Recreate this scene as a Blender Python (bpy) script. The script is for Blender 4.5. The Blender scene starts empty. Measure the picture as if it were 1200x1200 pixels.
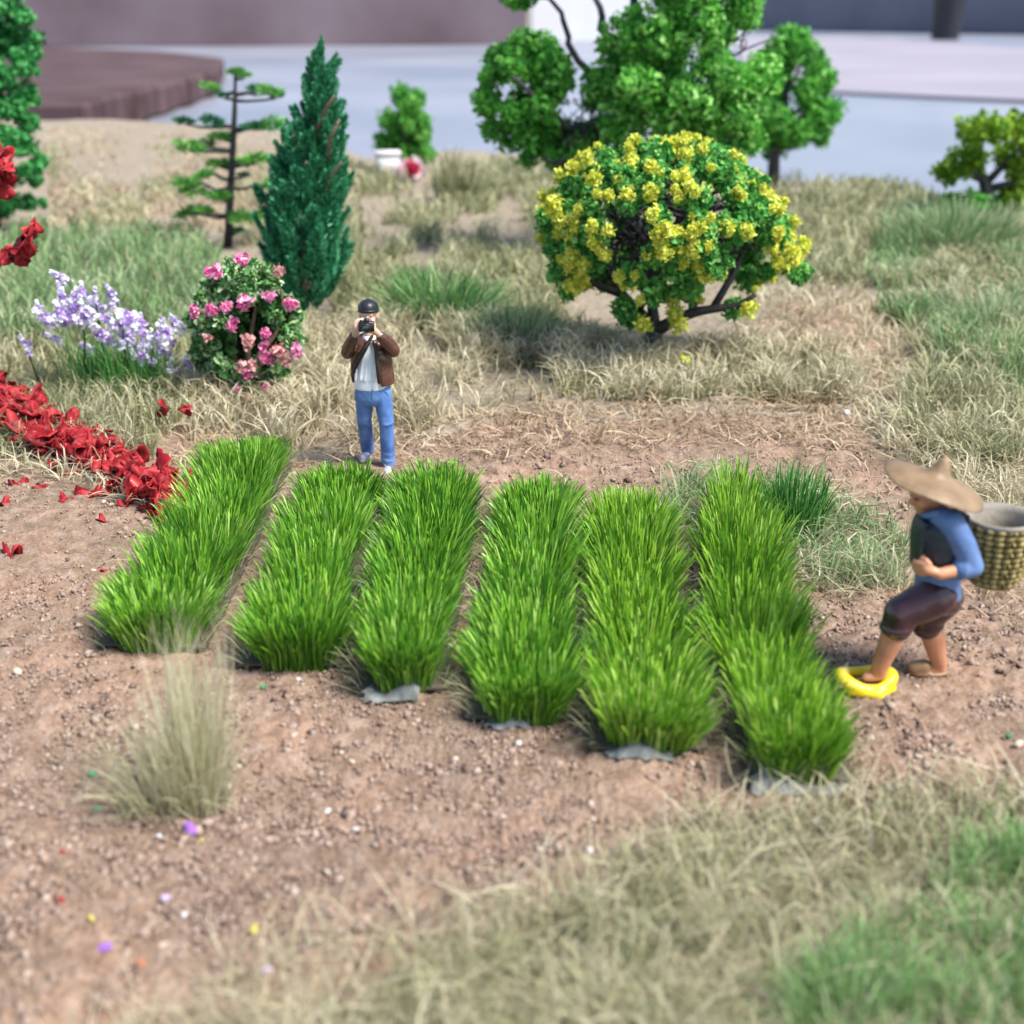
import bpy, bmesh, math, random
import numpy as np
from mathutils import Vector, Matrix, Euler

random.seed(7)
R = np.random.default_rng(7)
scene = bpy.context.scene
COL = scene.collection

# ------------------------------------------------------------------ camera, light, exposure
H, TH, FP = 3.9, math.radians(22.0), 1448.5        # camera height, pitch, focal length in photo pixels
ST, CT = math.sin(TH), math.cos(TH)
cam = bpy.data.cameras.new('camera')
cam.sensor_width = 36
cam.angle = math.radians(45.0)
cam.clip_end = 5000
cam.dof.use_dof = True
cam.dof.focus_distance = 10.1
cam.dof.aperture_fstop = 0.60
camo = bpy.data.objects.new('camera', cam)
camo.location = (0, 0, H)
camo.rotation_euler = (math.pi / 2 - TH, 0, 0)
COL.objects.link(camo)
scene.camera = camo

SUN_EL, SUN_AZ = math.radians(56), math.radians(118)   # azimuth clockwise from +Y: light comes from the right, a little from the front
world = bpy.data.worlds.new('World')
scene.world = world
world.use_nodes = True
wn = world.node_tree.nodes
sky = wn.new('ShaderNodeTexSky')
sky.sky_type = 'NISHITA'
sky.sun_disc = False
sky.sun_elevation = SUN_EL
sky.sun_rotation = SUN_AZ
wn['Background'].inputs['Strength'].default_value = 0.12
world.node_tree.links.new(sky.outputs[0], wn['Background'].inputs['Color'])

sun = bpy.data.lights.new('sun', 'SUN')
sun.energy = 4.2
sun.angle = math.radians(22)
sun.color = (1.0, 0.95, 0.88)
suno = bpy.data.objects.new('sun', sun)
sd = Vector((math.sin(SUN_AZ) * math.cos(SUN_EL), math.cos(SUN_AZ) * math.cos(SUN_EL), math.sin(SUN_EL)))
suno.rotation_euler = sd.to_track_quat('Z', 'Y').to_euler()
COL.objects.link(suno)

scene.view_settings.view_transform = 'Standard'
scene.view_settings.look = 'None'
scene.view_settings.exposure = 0.92
scene.view_settings.gamma = 1.0
scene.cycles.max_bounces = 6
scene.cycles.transparent_max_bounces = 4
scene.render.film_transparent = False


# ------------------------------------------------------------------ helpers
def at(px, py, z=0.0):
    """Point on the level z seen at photo pixel (px, py)."""
    u, v = (px - 600) / FP, (py - 600) / FP
    t = (H - z) / (ST + v * CT)
    return np.array([u * t, t * (CT - v * ST), z])


def at_y(px, py, Y):
    u, v = (px - 600) / FP, (py - 600) / FP
    t = Y / (CT - v * ST)
    return np.array([u * t, Y, H - t * (ST + v * CT)])


def vnoise(x, y, seed=0):
    xi, yi = np.floor(x).astype(np.int64), np.floor(y).astype(np.int64)
    xf, yf = x - xi, y - yi
    xf, yf = xf * xf * (3 - 2 * xf), yf * yf * (3 - 2 * yf)

    def h(a, b):
        n = (a * 374761393 + b * 668265263 + seed * 982451653) & 0x7fffffff
        n = ((n ^ (n >> 13)) * 1274126177) & 0x7fffffff
        return ((n ^ (n >> 16)) & 0xffff) / 65535.0
    a, b, c, d = h(xi, yi), h(xi + 1, yi), h(xi, yi + 1), h(xi + 1, yi + 1)
    return (a * (1 - xf) + b * xf) * (1 - yf) + (c * (1 - xf) + d * xf) * yf


def height(x, y):
    """Ground level of the display."""
    x, y = np.asarray(x, float), np.asarray(y, float)
    return 0.10 * (vnoise(x * .5, y * .5, 1) - .5) + 0.06 * (vnoise(x * 1.7, y * 1.7, 2) - .5)


def gp(px, py):
    p = at(px, py)
    p[2] = height(p[0], p[1])
    return p


def in_poly(px, py, poly):
    poly = np.asarray(poly, float)
    inside = np.zeros(len(px), bool)
    j = len(poly) - 1
    for i in range(len(poly)):
        xi, yi, xj, yj = *poly[i], *poly[j]
        c = ((yi > py) != (yj > py)) & (px < (xj - xi) * (py - yi) / (yj - yi + 1e-9) + xi)
        inside ^= c
        j = i
    return inside


def sample_poly(poly, n, clump=0.0, freq=0.03, seed=3):
    poly = np.asarray(poly, float)
    lo, hi = poly.min(0), poly.max(0)
    out = np.zeros((0, 2))
    while len(out) < n:
        p = lo + (hi - lo) * R.random((n * 2, 2))
        k = in_poly(p[:, 0], p[:, 1], poly)
        if clump:
            w = vnoise(p[:, 0] * freq, p[:, 1] * freq * 1.8, seed)
            k &= R.random(len(p)) < np.clip((w - clump * .55) * 3 + (1 - clump), 0.03, 1)
        out = np.vstack([out, p[k]])
    return out[:n]


def at_many(pp):
    u, v = (pp[:, 0] - 600) / FP, (pp[:, 1] - 600) / FP
    t = H / (ST + v * CT)
    x, y = u * t, t * (CT - v * ST)
    return np.stack([x, y, height(x, y)], 1)


# --- materials
def new_mat(name):
    m = bpy.data.materials.new(name)
    m.use_nodes = True
    nt = m.node_tree
    return m, nt, nt.nodes['Principled BSDF']


def ramp(nt, stops):
    r = nt.nodes.new('ShaderNodeValToRGB')
    e = r.color_ramp.elements
    while len(e) < len(stops):
        e.new(0.5)
    for el, (p, c) in zip(e, stops):
        el.position = p
        el.color = (*c, 1)
    return r


def even(cols):
    return [(i / max(1, len(cols) - 1), c) for i, c in enumerate(cols)]


def leaf_mat(name, cols, rough=.55, trans=.3, attr='rnd', spec=.3):
    """Each blade, crumb or petal takes its own colour from cols."""
    m, nt, b = new_mat(name)
    a = nt.nodes.new('ShaderNodeAttribute')
    a.attribute_name = attr
    r = ramp(nt, even(cols))
    nt.links.new(a.outputs['Fac'], r.inputs[0])
    nt.links.new(r.outputs[0], b.inputs['Base Color'])
    b.inputs['Roughness'].default_value = rough
    b.inputs['Specular IOR Level'].default_value = spec
    if trans:
        tr = nt.nodes.new('ShaderNodeBsdfTranslucent')
        mx = nt.nodes.new('ShaderNodeMixShader')
        mx.inputs[0].default_value = trans
        nt.links.new(r.outputs[0], tr.inputs['Color'])
        nt.links.new(b.outputs[0], mx.inputs[1])
        nt.links.new(tr.outputs[0], mx.inputs[2])
        nt.links.new(mx.outputs[0], nt.nodes['Material Output'].inputs['Surface'])
    return m


def solid_mat(name, c1, c2=None, scale=8, rough=.6, bump=0.0, bscale=40, metallic=0, spec=.5, coat=0):
    m, nt, b = new_mat(name)
    c2 = c2 or tuple(x * .75 for x in c1)
    tc = nt.nodes.new('ShaderNodeTexCoord')
    n = nt.nodes.new('ShaderNodeTexNoise')
    n.inputs['Scale'].default_value = scale
    n.inputs['Detail'].default_value = 5
    nt.links.new(tc.outputs['Object'], n.inputs['Vector'])
    r = ramp(nt, [(.35, c1), (.65, c2)])
    nt.links.new(n.outputs['Fac'], r.inputs[0])
    nt.links.new(r.outputs[0], b.inputs['Base Color'])
    b.inputs['Roughness'].default_value = rough
    b.inputs['Metallic'].default_value = metallic
    b.inputs['Specular IOR Level'].default_value = spec
    b.inputs['Coat Weight'].default_value = coat
    if bump:
        n2 = nt.nodes.new('ShaderNodeTexNoise')
        n2.inputs['Scale'].default_value = bscale
        n2.inputs['Detail'].default_value = 4
        nt.links.new(tc.outputs['Object'], n2.inputs['Vector'])
        bp = nt.nodes.new('ShaderNodeBump')
        bp.inputs['Strength'].default_value = bump
        bp.inputs['Distance'].default_value = .02
        nt.links.new(n2.outputs['Fac'], bp.inputs['Height'])
        nt.links.new(bp.outputs[0], b.inputs['Normal'])
    return m


# --- meshes
def mesh(name, V, faces, mats, rnd=None, smooth=False, attrs=None, mat_idx=None):
    """faces: list of (n, k) index arrays, k = 3 or 4."""
    faces = [np.asarray(f, np.int64) for f in (faces if isinstance(faces, list) else [faces]) if len(f)]
    me = bpy.data.meshes.new(name)
    V = np.asarray(V, np.float32)
    me.vertices.add(len(V))
    me.vertices.foreach_set('co', V.ravel())
    loops = np.concatenate([f.ravel() for f in faces]).astype(np.int32)
    sizes = np.concatenate([np.full(len(f), f.shape[1]) for f in faces]).astype(np.int32)
    starts = np.concatenate([[0], np.cumsum(sizes)[:-1]]).astype(np.int32)
    me.loops.add(len(loops))
    me.loops.foreach_set('vertex_index', loops)
    me.polygons.add(len(sizes))
    me.polygons.foreach_set('loop_start', starts)
    me.polygons.foreach_set('loop_total', sizes)
    if smooth:
        me.polygons.foreach_set('use_smooth', np.ones(len(sizes), bool))
    for m in (mats if isinstance(mats, (list, tuple)) else [mats]):
        me.materials.append(m)
    if mat_idx is not None:
        me.polygons.foreach_set('material_index', np.asarray(mat_idx, np.int32))
    if rnd is not None:
        at_ = me.attributes.new('rnd', 'FLOAT', 'POINT')
        at_.data.foreach_set('value', np.asarray(rnd, np.float32))
    for k, v in (attrs or {}).items():
        a = me.attributes.new(k, 'FLOAT', 'POINT')
        a.data.foreach_set('value', np.asarray(v, np.float32))
    me.update(calc_edges=True)
    me.validate()
    return me


def link(name, data, parent=None, loc=None, rot=None, sc=None, label=None):
    o = bpy.data.objects.new(name, data)
    COL.objects.link(o)
    if parent is not None:
        o.parent = parent
    if loc is not None:
        o.location = loc
    if rot is not None:
        o.rotation_euler = rot
    if sc is not None:
        o.scale = sc if hasattr(sc, '__len__') else (sc,) * 3
    if label:
        o['label'] = label
    return o


def tag(o, label, cat=None, group=None, kind=None):
    o['label'] = label
    if cat:
        o['category'] = cat
    if group:
        o['group'] = group
    if kind:
        o['kind'] = kind
    return o


def thing(name, loc, label, cat, group=None):
    return tag(link(name, None, loc=loc), label, cat, group)


class Geo:
    """Collects pieces of one mesh."""
    def __init__(self):
        self.V, self.F, self.n, self.mi = [], [], 0, []

    def add(self, V, faces, mi=0):
        for f in (faces if isinstance(faces, list) else [faces]):
            f = np.asarray(f)
            self.F.append(f + self.n)
            self.mi += [mi] * len(f)
        self.V.append(np.asarray(V, float))
        self.n += len(V)

    def mesh(self, name, mats, smooth=True, off=None):
        V = np.vstack(self.V)
        if off is not None:
            V = V - np.asarray(off)
        return mesh(name, V, self.F, mats, smooth=smooth, mat_idx=self.mi)

    # tube along a polyline with radii
    def tube(self, pts, rad, n=8, mi=0, cap=True):
        pts = np.asarray(pts, float)
        rad = np.broadcast_to(np.asarray(rad, float), (len(pts),)).copy()
        T = np.gradient(pts, axis=0)
        T /= np.linalg.norm(T, axis=1, keepdims=True) + 1e-9
        ref = np.array([0, 0, 1.]) if abs(T[0][2]) < .9 else np.array([1., 0, 0])
        V = []
        s = np.cross(T[0], ref)
        for i in range(len(pts)):
            s = s - T[i] * np.dot(s, T[i])
            s /= np.linalg.norm(s) + 1e-9
            b = np.cross(T[i], s)
            a = np.linspace(0, 2 * np.pi, n, endpoint=False)
            V.append(pts[i] + rad[i] * (np.cos(a)[:, None] * s + np.sin(a)[:, None] * b))
        V = np.vstack(V)
        F = []
        for i in range(len(pts) - 1):
            for k in range(n):
                F.append([i * n + k, i * n + (k + 1) % n, (i + 1) * n + (k + 1) % n, (i + 1) * n + k])
        faces = [np.array(F)]
        if cap:
            V = np.vstack([V, pts[0] - T[0] * rad[0] * .4, pts[-1] + T[-1] * rad[-1] * .4])
            a0, a1 = len(V) - 2, len(V) - 1
            m = (len(pts) - 1) * n
            faces.append(np.array([[a0, (k + 1) % n, k] for k in range(n)] + [[a1, m + k, m + (k + 1) % n] for k in range(n)]))
        self.add(V, faces, mi)

    def capsule(self, p0, p1, r0, r1, n=12, mi=0):
        p0, p1 = np.asarray(p0, float), np.asarray(p1, float)
        d = p1 - p0
        L = np.linalg.norm(d) + 1e-9
        d = d / L
        pts, rad = [], []
        for a in (-1.45, -1.0, -.5, 0):
            pts.append(p0 + d * r0 * math.sin(a))
            rad.append(r0 * math.cos(a))
        for k in (.33, .66):
            pts.append(p0 + d * L * k)
            rad.append(r0 + (r1 - r0) * k)
        for a in (0, .5, 1.0, 1.45):
            pts.append(p1 + d * r1 * math.sin(a))
            rad.append(r1 * math.cos(a))
        # straight centre line, so a fixed frame
        ref = np.array([0, 0, 1.]) if abs(d[2]) < .9 else np.array([1., 0, 0])
        s = np.cross(d, ref)
        s /= np.linalg.norm(s)
        b = np.cross(d, s)
        a = np.linspace(0, 2 * np.pi, n, endpoint=False)
        V = np.vstack([p + r * (np.cos(a)[:, None] * s + np.sin(a)[:, None] * b) for p, r in zip(pts, rad)])
        m = len(pts)
        F = [[i * n + k, i * n + (k + 1) % n, (i + 1) * n + (k + 1) % n, (i + 1) * n + k] for i in range(m - 1) for k in range(n)]
        V = np.vstack([V, p0 - d * r0, p1 + d * r1])
        a0, a1, l = len(V) - 2, len(V) - 1, (m - 1) * n
        T = [[a0, (k + 1) % n, k] for k in range(n)] + [[a1, l + k, l + (k + 1) % n] for k in range(n)]
        self.add(V, [np.array(F), np.array(T)], mi)

    def chain(self, pts, rad, n=12, mi=0):
        for i in range(len(pts) - 1):
            self.capsule(pts[i], pts[i + 1], rad[i], rad[i + 1], n, mi)

    def ellipsoid(self, c, r, rot=None, n=16, m=10, mi=0):
        th = np.linspace(0, np.pi, m + 1)[1:-1]
        a = np.linspace(0, 2 * np.pi, n, endpoint=False)
        V = np.array([[math.sin(t) * math.cos(x), math.sin(t) * math.sin(x), math.cos(t)] for t in th for x in a])
        V = np.vstack([V, [0, 0, 1], [0, 0, -1]]) * np.asarray(r)
        if rot is not None:
            V = V @ np.array(Euler(rot).to_matrix()).T
        V = V + np.asarray(c)
        k = len(th)
        F = [[i * n + j, (i + 1) * n + j, (i + 1) * n + (j + 1) % n, i * n + (j + 1) % n] for i in range(k - 1) for j in range(n)]
        t, b = k * n, k * n + 1
        T = [[t, j, (j + 1) % n] for j in range(n)] + [[b, (k - 1) * n + (j + 1) % n, (k - 1) * n + j] for j in range(n)]
        self.add(V, [np.array(F), np.array(T)], mi)

    def loft(self, secs, n=20, mi=0, yaw=0.0):
        """secs: (centre, rx, ry) horizontal rings from bottom to top."""
        a = np.linspace(0, 2 * np.pi, n, endpoint=False)
        V = []
        for c, rx, ry in secs:
            lx, ly = rx * np.cos(a), ry * np.sin(a)
            V.append(np.stack([c[0] + lx * math.cos(yaw) - ly * math.sin(yaw), c[1] + lx * math.sin(yaw) + ly * math.cos(yaw), np.full(n, c[2])], 1))
        V = np.vstack(V)
        m = len(secs)
        F = [[i * n + k, i * n + (k + 1) % n, (i + 1) * n + (k + 1) % n, (i + 1) * n + k] for i in range(m - 1) for k in range(n)]
        V = np.vstack([V, secs[0][0], secs[-1][0]])
        a0, a1, l = len(V) - 2, len(V) - 1, (m - 1) * n
        T = [[a0, (k + 1) % n, k] for k in range(n)] + [[a1, l + k, l + (k + 1) % n] for k in range(n)]
        self.add(V, [np.array(F), np.array(T)], mi)

    def lathe(self, prof, n=32, M=None, mi=0, closed=False):
        """prof: list of (r, z)."""
        a = np.linspace(0, 2 * np.pi, n, endpoint=False)
        V = np.vstack([np.stack([r * np.cos(a), r * np.sin(a), np.full(n, z)], 1) for r, z in prof])
        if M is not None:
            V = (np.array(M.to_3x3()) @ V.T).T + np.array(M.translation)
        m = len(prof)
        F = [[i * n + k, i * n + (k + 1) % n, (i + 1) * n + (k + 1) % n, (i + 1) * n + k] for i in range(m - 1) for k in range(n)]
        if closed:
            F += [[(m - 1) * n + k, (m - 1) * n + (k + 1) % n, (k + 1) % n, k] for k in range(n)]
        self.add(V, np.array(F), mi)

    def box(self, c, s, rot=None, bev=.12, mi=0):
        """box with chamfered vertical and horizontal edges"""
        s = np.asarray(s, float) / 2
        b = bev * s.min()
        V = []
        for x in (-1, 1):
            for y in (-1, 1):
                for z in (-1, 1):
                    q = np.array([x, y, z])
                    for ax in range(3):
                        p = q * (s - b)
                        p[ax] = q[ax] * s[ax]
                        V.append(p)
        V = np.array(V)
        bm = bmesh.new()
        for p in V:
            bm.verts.new(p)
        g = bmesh.ops.convex_hull(bm, input=bm.verts)
        bm.verts.index_update()
        bmesh.ops.recalc_face_normals(bm, faces=bm.faces)
        VV = np.array([v.co[:] for v in bm.verts])
        F = np.array([[v.index for v in f.verts] for f in bm.faces])
        bm.free()
        if rot is not None:
            VV = VV @ np.array(Euler(rot).to_matrix()).T
        self.add(VV + np.asarray(c), F, mi)


def fused(name, geo, mat, parent, voxel=.01, smooth=4, origin=(0, 0, 0), fac=.5):
    """Merge overlapping pieces into one continuous skin."""
    me = geo.mesh('tmp', mat, off=origin)
    o = bpy.data.objects.new('tmp', me)
    COL.objects.link(o)
    r = o.modifiers.new('r', 'REMESH')
    r.mode = 'VOXEL'
    r.voxel_size = voxel
    r.use_smooth_shade = True
    if smooth:
        s = o.modifiers.new('s', 'SMOOTH')
        s.iterations = smooth
        s.factor = fac
    dg = bpy.context.evaluated_depsgraph_get()
    out = bpy.data.meshes.new_from_object(o.evaluated_get(dg))
    bpy.data.objects.remove(o)
    bpy.data.meshes.remove(me)
    out.name = name
    out.materials.clear()
    out.materials.append(mat)
    out.polygons.foreach_set('use_smooth', np.ones(len(out.polygons), bool))
    return link(name, out, parent)


def blades(base, h, lean, width, seg=3, wig=.0, power=1.8, droop=.25, rnd=None, taper=.7, ts=None):
    """Curved ribbons. base (n,3); h (n,) rise; lean (n,2) sideways reach of the tip. Returns V, faces, rnd."""
    n = len(base)
    h = np.broadcast_to(h, (n,))
    width = np.broadcast_to(width, (n,))
    L = np.sqrt(h ** 2 + (lean ** 2).sum(1))
    wv = R.normal(size=(n, 3)) * (wig * L)[:, None]
    a = R.random(n) * 2 * np.pi
    side = np.stack([np.cos(a), np.sin(a), R.normal(size=n) * .3], 1)
    rows = []
    for i in range(seg + 1):
        t = i / seg if ts is None else ts[i]
        c = base.copy().astype(float)
        c[:, :2] += lean * t ** power
        c[:, 2] += h * (t * (1 + droop) - droop * t ** 3)
        c += wv * math.sin(math.pi * t)
        if i == seg:
            rows.append(c[:, None])
        else:
            w = (width * .5 * (1 - t * taper * (t > 0)))[:, None] * side
            rows.append(np.stack([c - w, c + w], 1))
    V = np.concatenate(rows, 1)
    k = 2 * seg + 1
    V = V.reshape(-1, 3)
    b = np.arange(n)[:, None] * k
    Q = [b + np.array([[2 * i, 2 * i + 1, 2 * i + 3, 2 * i + 2]]) for i in range(seg - 1)]
    T = b + np.array([[2 * seg - 2, 2 * seg - 1, 2 * seg]])
    r = R.random(n) if rnd is None else rnd
    faces = ([np.vstack(Q)] if Q else []) + [T]
    return V, faces, np.repeat(np.clip(r, 0, 1), k)


OCT_V = np.array([[1, 0, 0], [-1, 0, 0], [0, 1, 0], [0, -1, 0], [0, 0, 1], [0, 0, -1]], float)
OCT_F = np.array([[0, 2, 4], [2, 1, 4], [1, 3, 4], [3, 0, 4], [2, 0, 5], [1, 2, 5], [3, 1, 5], [0, 3, 5]])


def rand_rot(n):
    q = R.normal(size=(n, 4))
    q /= np.linalg.norm(q, axis=1, keepdims=True)
    w, x, y, z = q.T
    return np.stack([1 - 2 * (y * y + z * z), 2 * (x * y - z * w), 2 * (x * z + y * w),
                     2 * (x * y + z * w), 1 - 2 * (x * x + z * z), 2 * (y * z - x * w),
                     2 * (x * z - y * w), 2 * (y * z + x * w), 1 - 2 * (x * x + y * y)], 1).reshape(n, 3, 3)


def crumbs(P, size, flat=.7, rnd=None):
    n = len(P)
    V = OCT_V[None] * (1 + .35 * R.normal(size=(n, 6, 1))) + .25 * R.normal(size=(n, 6, 3))
    V[:, :, 2] *= flat
    V = np.einsum('nij,nkj->nki', rand_rot(n), V) * np.broadcast_to(size, (n,))[:, None, None] + P[:, None]
    F = (np.arange(n)[:, None, None] * 6 + OCT_F[None]).reshape(-1, 3)
    r = R.random(n) if rnd is None else rnd
    return V.reshape(-1, 3), F, np.repeat(r, 6)


def flakes(P, size, rnd=None, normal=None, spread=1.0, aspect=.65):
    """Small cupped leaves: centre + 5 corners."""
    n = len(P)
    a = np.linspace(0, 2 * np.pi, 5, endpoint=False)
    ring = np.stack([np.cos(a), aspect * np.sin(a), np.zeros(5)], 1)
    V = np.concatenate([np.zeros((1, 3)), ring])[None] * (1 + .25 * R.normal(size=(n, 6, 1)))
    V = V + .12 * R.normal(size=(n, 6, 3))
    V[:, 0, 2] -= .35
    M = rand_rot(n)
    if normal is not None:
        nz = normal + spread * R.normal(size=(n, 3))
        nz /= np.linalg.norm(nz, axis=1, keepdims=True)
        x = np.cross(nz, R.normal(size=(n, 3)))
        x /= np.linalg.norm(x, axis=1, keepdims=True)
        M = np.stack([x, np.cross(nz, x), nz], 2)
    V = np.einsum('nij,nkj->nki', M, V) * np.broadcast_to(size, (n,))[:, None, None] + P[:, None]
    f = np.array([[0, i + 1, (i + 1) % 5 + 1] for i in range(5)])
    F = (np.arange(n)[:, None, None] * 6 + f[None]).reshape(-1, 3)
    r = R.random(n) if rnd is None else rnd
    return V.reshape(-1, 3), F, np.repeat(r, 6)


def ball_pts(n, rin=.5):
    d = R.normal(size=(n, 3))
    d /= np.linalg.norm(d, axis=1, keepdims=True)
    r = (rin ** 3 + (1 - rin ** 3) * R.random(n)) ** (1 / 3)
    lump = .78 + .22 * np.sin(d[:, 0] * 5 + 1) * np.sin(d[:, 1] * 5 + 2) * np.sin(d[:, 2] * 4) + .15 * np.sin(d[:, 0] * 9 + d[:, 2] * 7)
    return d * (r * lump)[:, None], d


def foam(name, n, r, size, mat, rin=.45, flat=.8):
    """A clump of curly foam leaves about radius r."""
    P, d = ball_pts(n, rin)
    V1, F1, r1 = flakes(P * r * np.array([1, 1, flat]), size * (.6 + .8 * R.random(n)), normal=d, spread=.8)
    return mesh(name, V1, F1, mat, rnd=r1)


def jitter_path(p0, p1, k=5, amp=.05):
    t = np.linspace(0, 1, k)[:, None]
    P = np.asarray(p0) * (1 - t) + np.asarray(p1) * t
    L = np.linalg.norm(np.asarray(p1) - np.asarray(p0))
    P[1:-1] += R.normal(size=(k - 2, 3)) * amp * L
    return P


# ------------------------------------------------------------------ materials
M_rice = leaf_mat('rice_green', [(.022, .09, .010), (.06, .20, .016), (.14, .36, .025), (.24, .49, .04), (.42, .64, .16)], .38, .22, spec=.5)
M_rice_y = leaf_mat('rice_yellow_green', [(.028, .10, .010), (.08, .23, .016), (.18, .39, .025), (.29, .52, .04), (.48, .66, .16)], .38, .22, spec=.5)
M_straw = leaf_mat('straw', [(.22, .19, .10), (.38, .33, .20), (.52, .47, .31), (.66, .61, .45), (.28, .29, .14)], .6, .3)
M_brown_straw = leaf_mat('brown_straw', [(.22, .15, .09), (.38, .28, .18), (.54, .43, .29), (.64, .55, .40)], .65, .25)
M_olive = leaf_mat('olive_grass', [(.12, .15, .06), (.27, .28, .14), (.43, .42, .25), (.60, .57, .40)], .6, .3)
M_pale_green = leaf_mat('pale_green_grass', [(.10, .20, .075), (.18, .31, .12), (.32, .42, .21), (.52, .54, .36)], .55, .35)
M_fresh = leaf_mat('fresh_green_grass', [(.09, .21, .06), (.17, .33, .10), (.29, .44, .18), (.50, .55, .35)], .5, .35)
M_dark_green = leaf_mat('dark_green_grass', [(.015, .09, .018), (.045, .20, .035), (.10, .32, .06), (.22, .44, .13)], .45, .3)
M_bark = solid_mat('dark_bark', (.012, .012, .014), (.035, .032, .032), 30, .5, .4, 60)
M_brown_bark = solid_mat('brown_bark', (.12, .075, .05), (.2, .14, .1), 25, .7, .4, 50)

# ------------------------------------------------------------------ ground
edge_px = [(-400, 142), (-60, 140), (130, 140), (240, 146), (330, 153), (430, 184), (560, 176), (700, 195), (900, 210), (1010, 216), (1200, 243), (1500, 262)]
ep = np.array([at(*p) for p in edge_px])
es, eY = ep[:, 0] / ep[:, 1], ep[:, 1]


def ground_mask(px, py):
    """1 where dry litter covers the soil, 0 on bare soil."""
    lit = [(0, 360), (200, 470), (330, 540), (520, 520), (620, 485), (800, 495), (980, 480), (1060, 560), (1250, 640), (1250, 100), (0, 100)]
    fg = [(300, 1400), (420, 1220), (560, 1130), (700, 1045), (840, 965), (1250, 920), (1900, 1300), (1500, 2400), (-1000, 2400)]
    bare = [(880, 400), (900, 345), (1040, 350), (1075, 420), (1040, 470), (930, 440)]
    m = in_poly(px, py, lit) | in_poly(px, py, fg)
    return (m & ~in_poly(px, py, bare)).astype(float)


def build_ground():
    ns, ny = 700, 760
    s = np.linspace(-1, 1, ns)
    s = .95 * np.sign(s) * np.abs(s) ** 1.25
    Yend = np.interp(s, es, eY)
    k = np.linspace(0, 1, ny)
    Y = 2.6 * (Yend[None] / 2.6) ** k[:, None]
    X = s[None] * Y
    Z = height(X, Y)
    near = np.clip((26 - Y) / 10, 0, 1)
    n1 = vnoise(X * 9, Y * 9, 5)
    n2 = vnoise(X * 21, Y * 21, 6)
    n3 = vnoise(X * 45, Y * 45, 7)
    Z = Z + near * (.034 * (n1 - .5) + .040 * np.abs(n2 - .5) + .024 * (n3 - .5))
    u = X / (Y * CT + (H - Z) * ST)           # project back to photo pixels for the litter map
    d = Y * CT + (H - Z) * ST
    v = ((H - Z) * CT - Y * ST) / d
    px, py = 600 + FP * X / d, 600 + FP * v
    wob = 40 * (vnoise(X * 1.3, Y * 1.3, 9) - .5)
    M = ground_mask((px + wob).ravel(), (py + wob * .6).ravel()).reshape(px.shape)
    V = np.stack([X, Y, Z], 2).reshape(-1, 3)
    sk = V[-ns:].copy()
    sk[:, 2] = -4.0
    sk[:, :2] *= 1.002
    V = np.vstack([V, sk])
    M = np.concatenate([M.ravel(), np.ones(ns)])
    i = np.arange(ny)[:, None] * ns + np.arange(ns - 1)[None]
    F = np.stack([i, i + 1, i + 1 + ns, i + ns], 2).reshape(-1, 4)
    m, nt, b = new_mat('soil')
    geo = nt.nodes.new('ShaderNodeNewGeometry')

    def noise(sc, det=6, rough=.6):
        n = nt.nodes.new('ShaderNodeTexNoise')
        n.inputs['Scale'].default_value = sc
        n.inputs['Detail'].default_value = det
        n.inputs['Roughness'].default_value = rough
        nt.links.new(geo.outputs['Position'], n.inputs['Vector'])
        return n
    big, mid, fine = noise(.9, 5), noise(7, 6, .7), noise(38, 5, .75)
    rs = ramp(nt, [(.28, (.165, .115, .088)), (.48, (.285, .205, .150)), (.66, (.37, .29, .235))])
    nt.links.new(mid.outputs['Fac'], rs.inputs[0])
    rb = ramp(nt, [(.36, (.80, .79, .76)), (.5, (1, .96, .93)), (.64, (1.18, 1.06, 1.0))])
    nt.links.new(big.outputs['Fac'], rb.inputs[0])
    mul = nt.nodes.new('ShaderNodeMix')
    mul.data_type = 'RGBA'
    mul.blend_type = 'MULTIPLY'
    mul.inputs[0].default_value = 1
    nt.links.new(rs.outputs[0], mul.inputs['A'])
    nt.links.new(rb.outputs[0], mul.inputs['B'])
    rf = ramp(nt, [(.3, (.6, .58, .56)), (.5, (1, 1, 1)), (.72, (1.35, 1.33, 1.3))])
    nt.links.new(fine.outputs['Fac'], rf.inputs[0])
    mul2 = nt.nodes.new('ShaderNodeMix')
    mul2.data_type = 'RGBA'
    mul2.blend_type = 'MULTIPLY'
    mul2.inputs[0].default_value = 1
    nt.links.new(mul.outputs['Result'], mul2.inputs['A'])
    nt.links.new(rf.outputs[0], mul2.inputs['B'])
    rl = ramp(nt, [(.3, (.17, .14, .10)), (.5, (.28, .235, .175)), (.7, (.35, .30, .235))])
    nt.links.new(mid.outputs['Fac'], rl.inputs[0])
    la = nt.nodes.new('ShaderNodeAttribute')
    la.attribute_name = 'litter'
    mix = nt.nodes.new('ShaderNodeMix')
    mix.data_type = 'RGBA'
    nt.links.new(la.outputs['Fac'], mix.inputs[0])
    nt.links.new(mul2.outputs['Result'], mix.inputs['A'])
    nt.links.new(rl.outputs[0], mix.inputs['B'])
    nt.links.new(mix.outputs['Result'], b.inputs['Base Color'])
    b.inputs['Roughness'].default_value = .95
    b.inputs['Specular IOR Level'].default_value = .15
    bp = nt.nodes.new('ShaderNodeBump')
    bp.inputs['Strength'].default_value = .8
    bp.inputs['Distance'].default_value = .03
    nt.links.new(fine.outputs['Fac'], bp.inputs['Height'])
    nt.links.new(bp.outputs[0], b.inputs['Normal'])
    o = link('ground', mesh('ground', V, F, m, smooth=True, attrs={'litter': M}))
    tag(o, 'reddish brown soil of the model field with dry litter', kind='structure')


build_ground()


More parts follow.
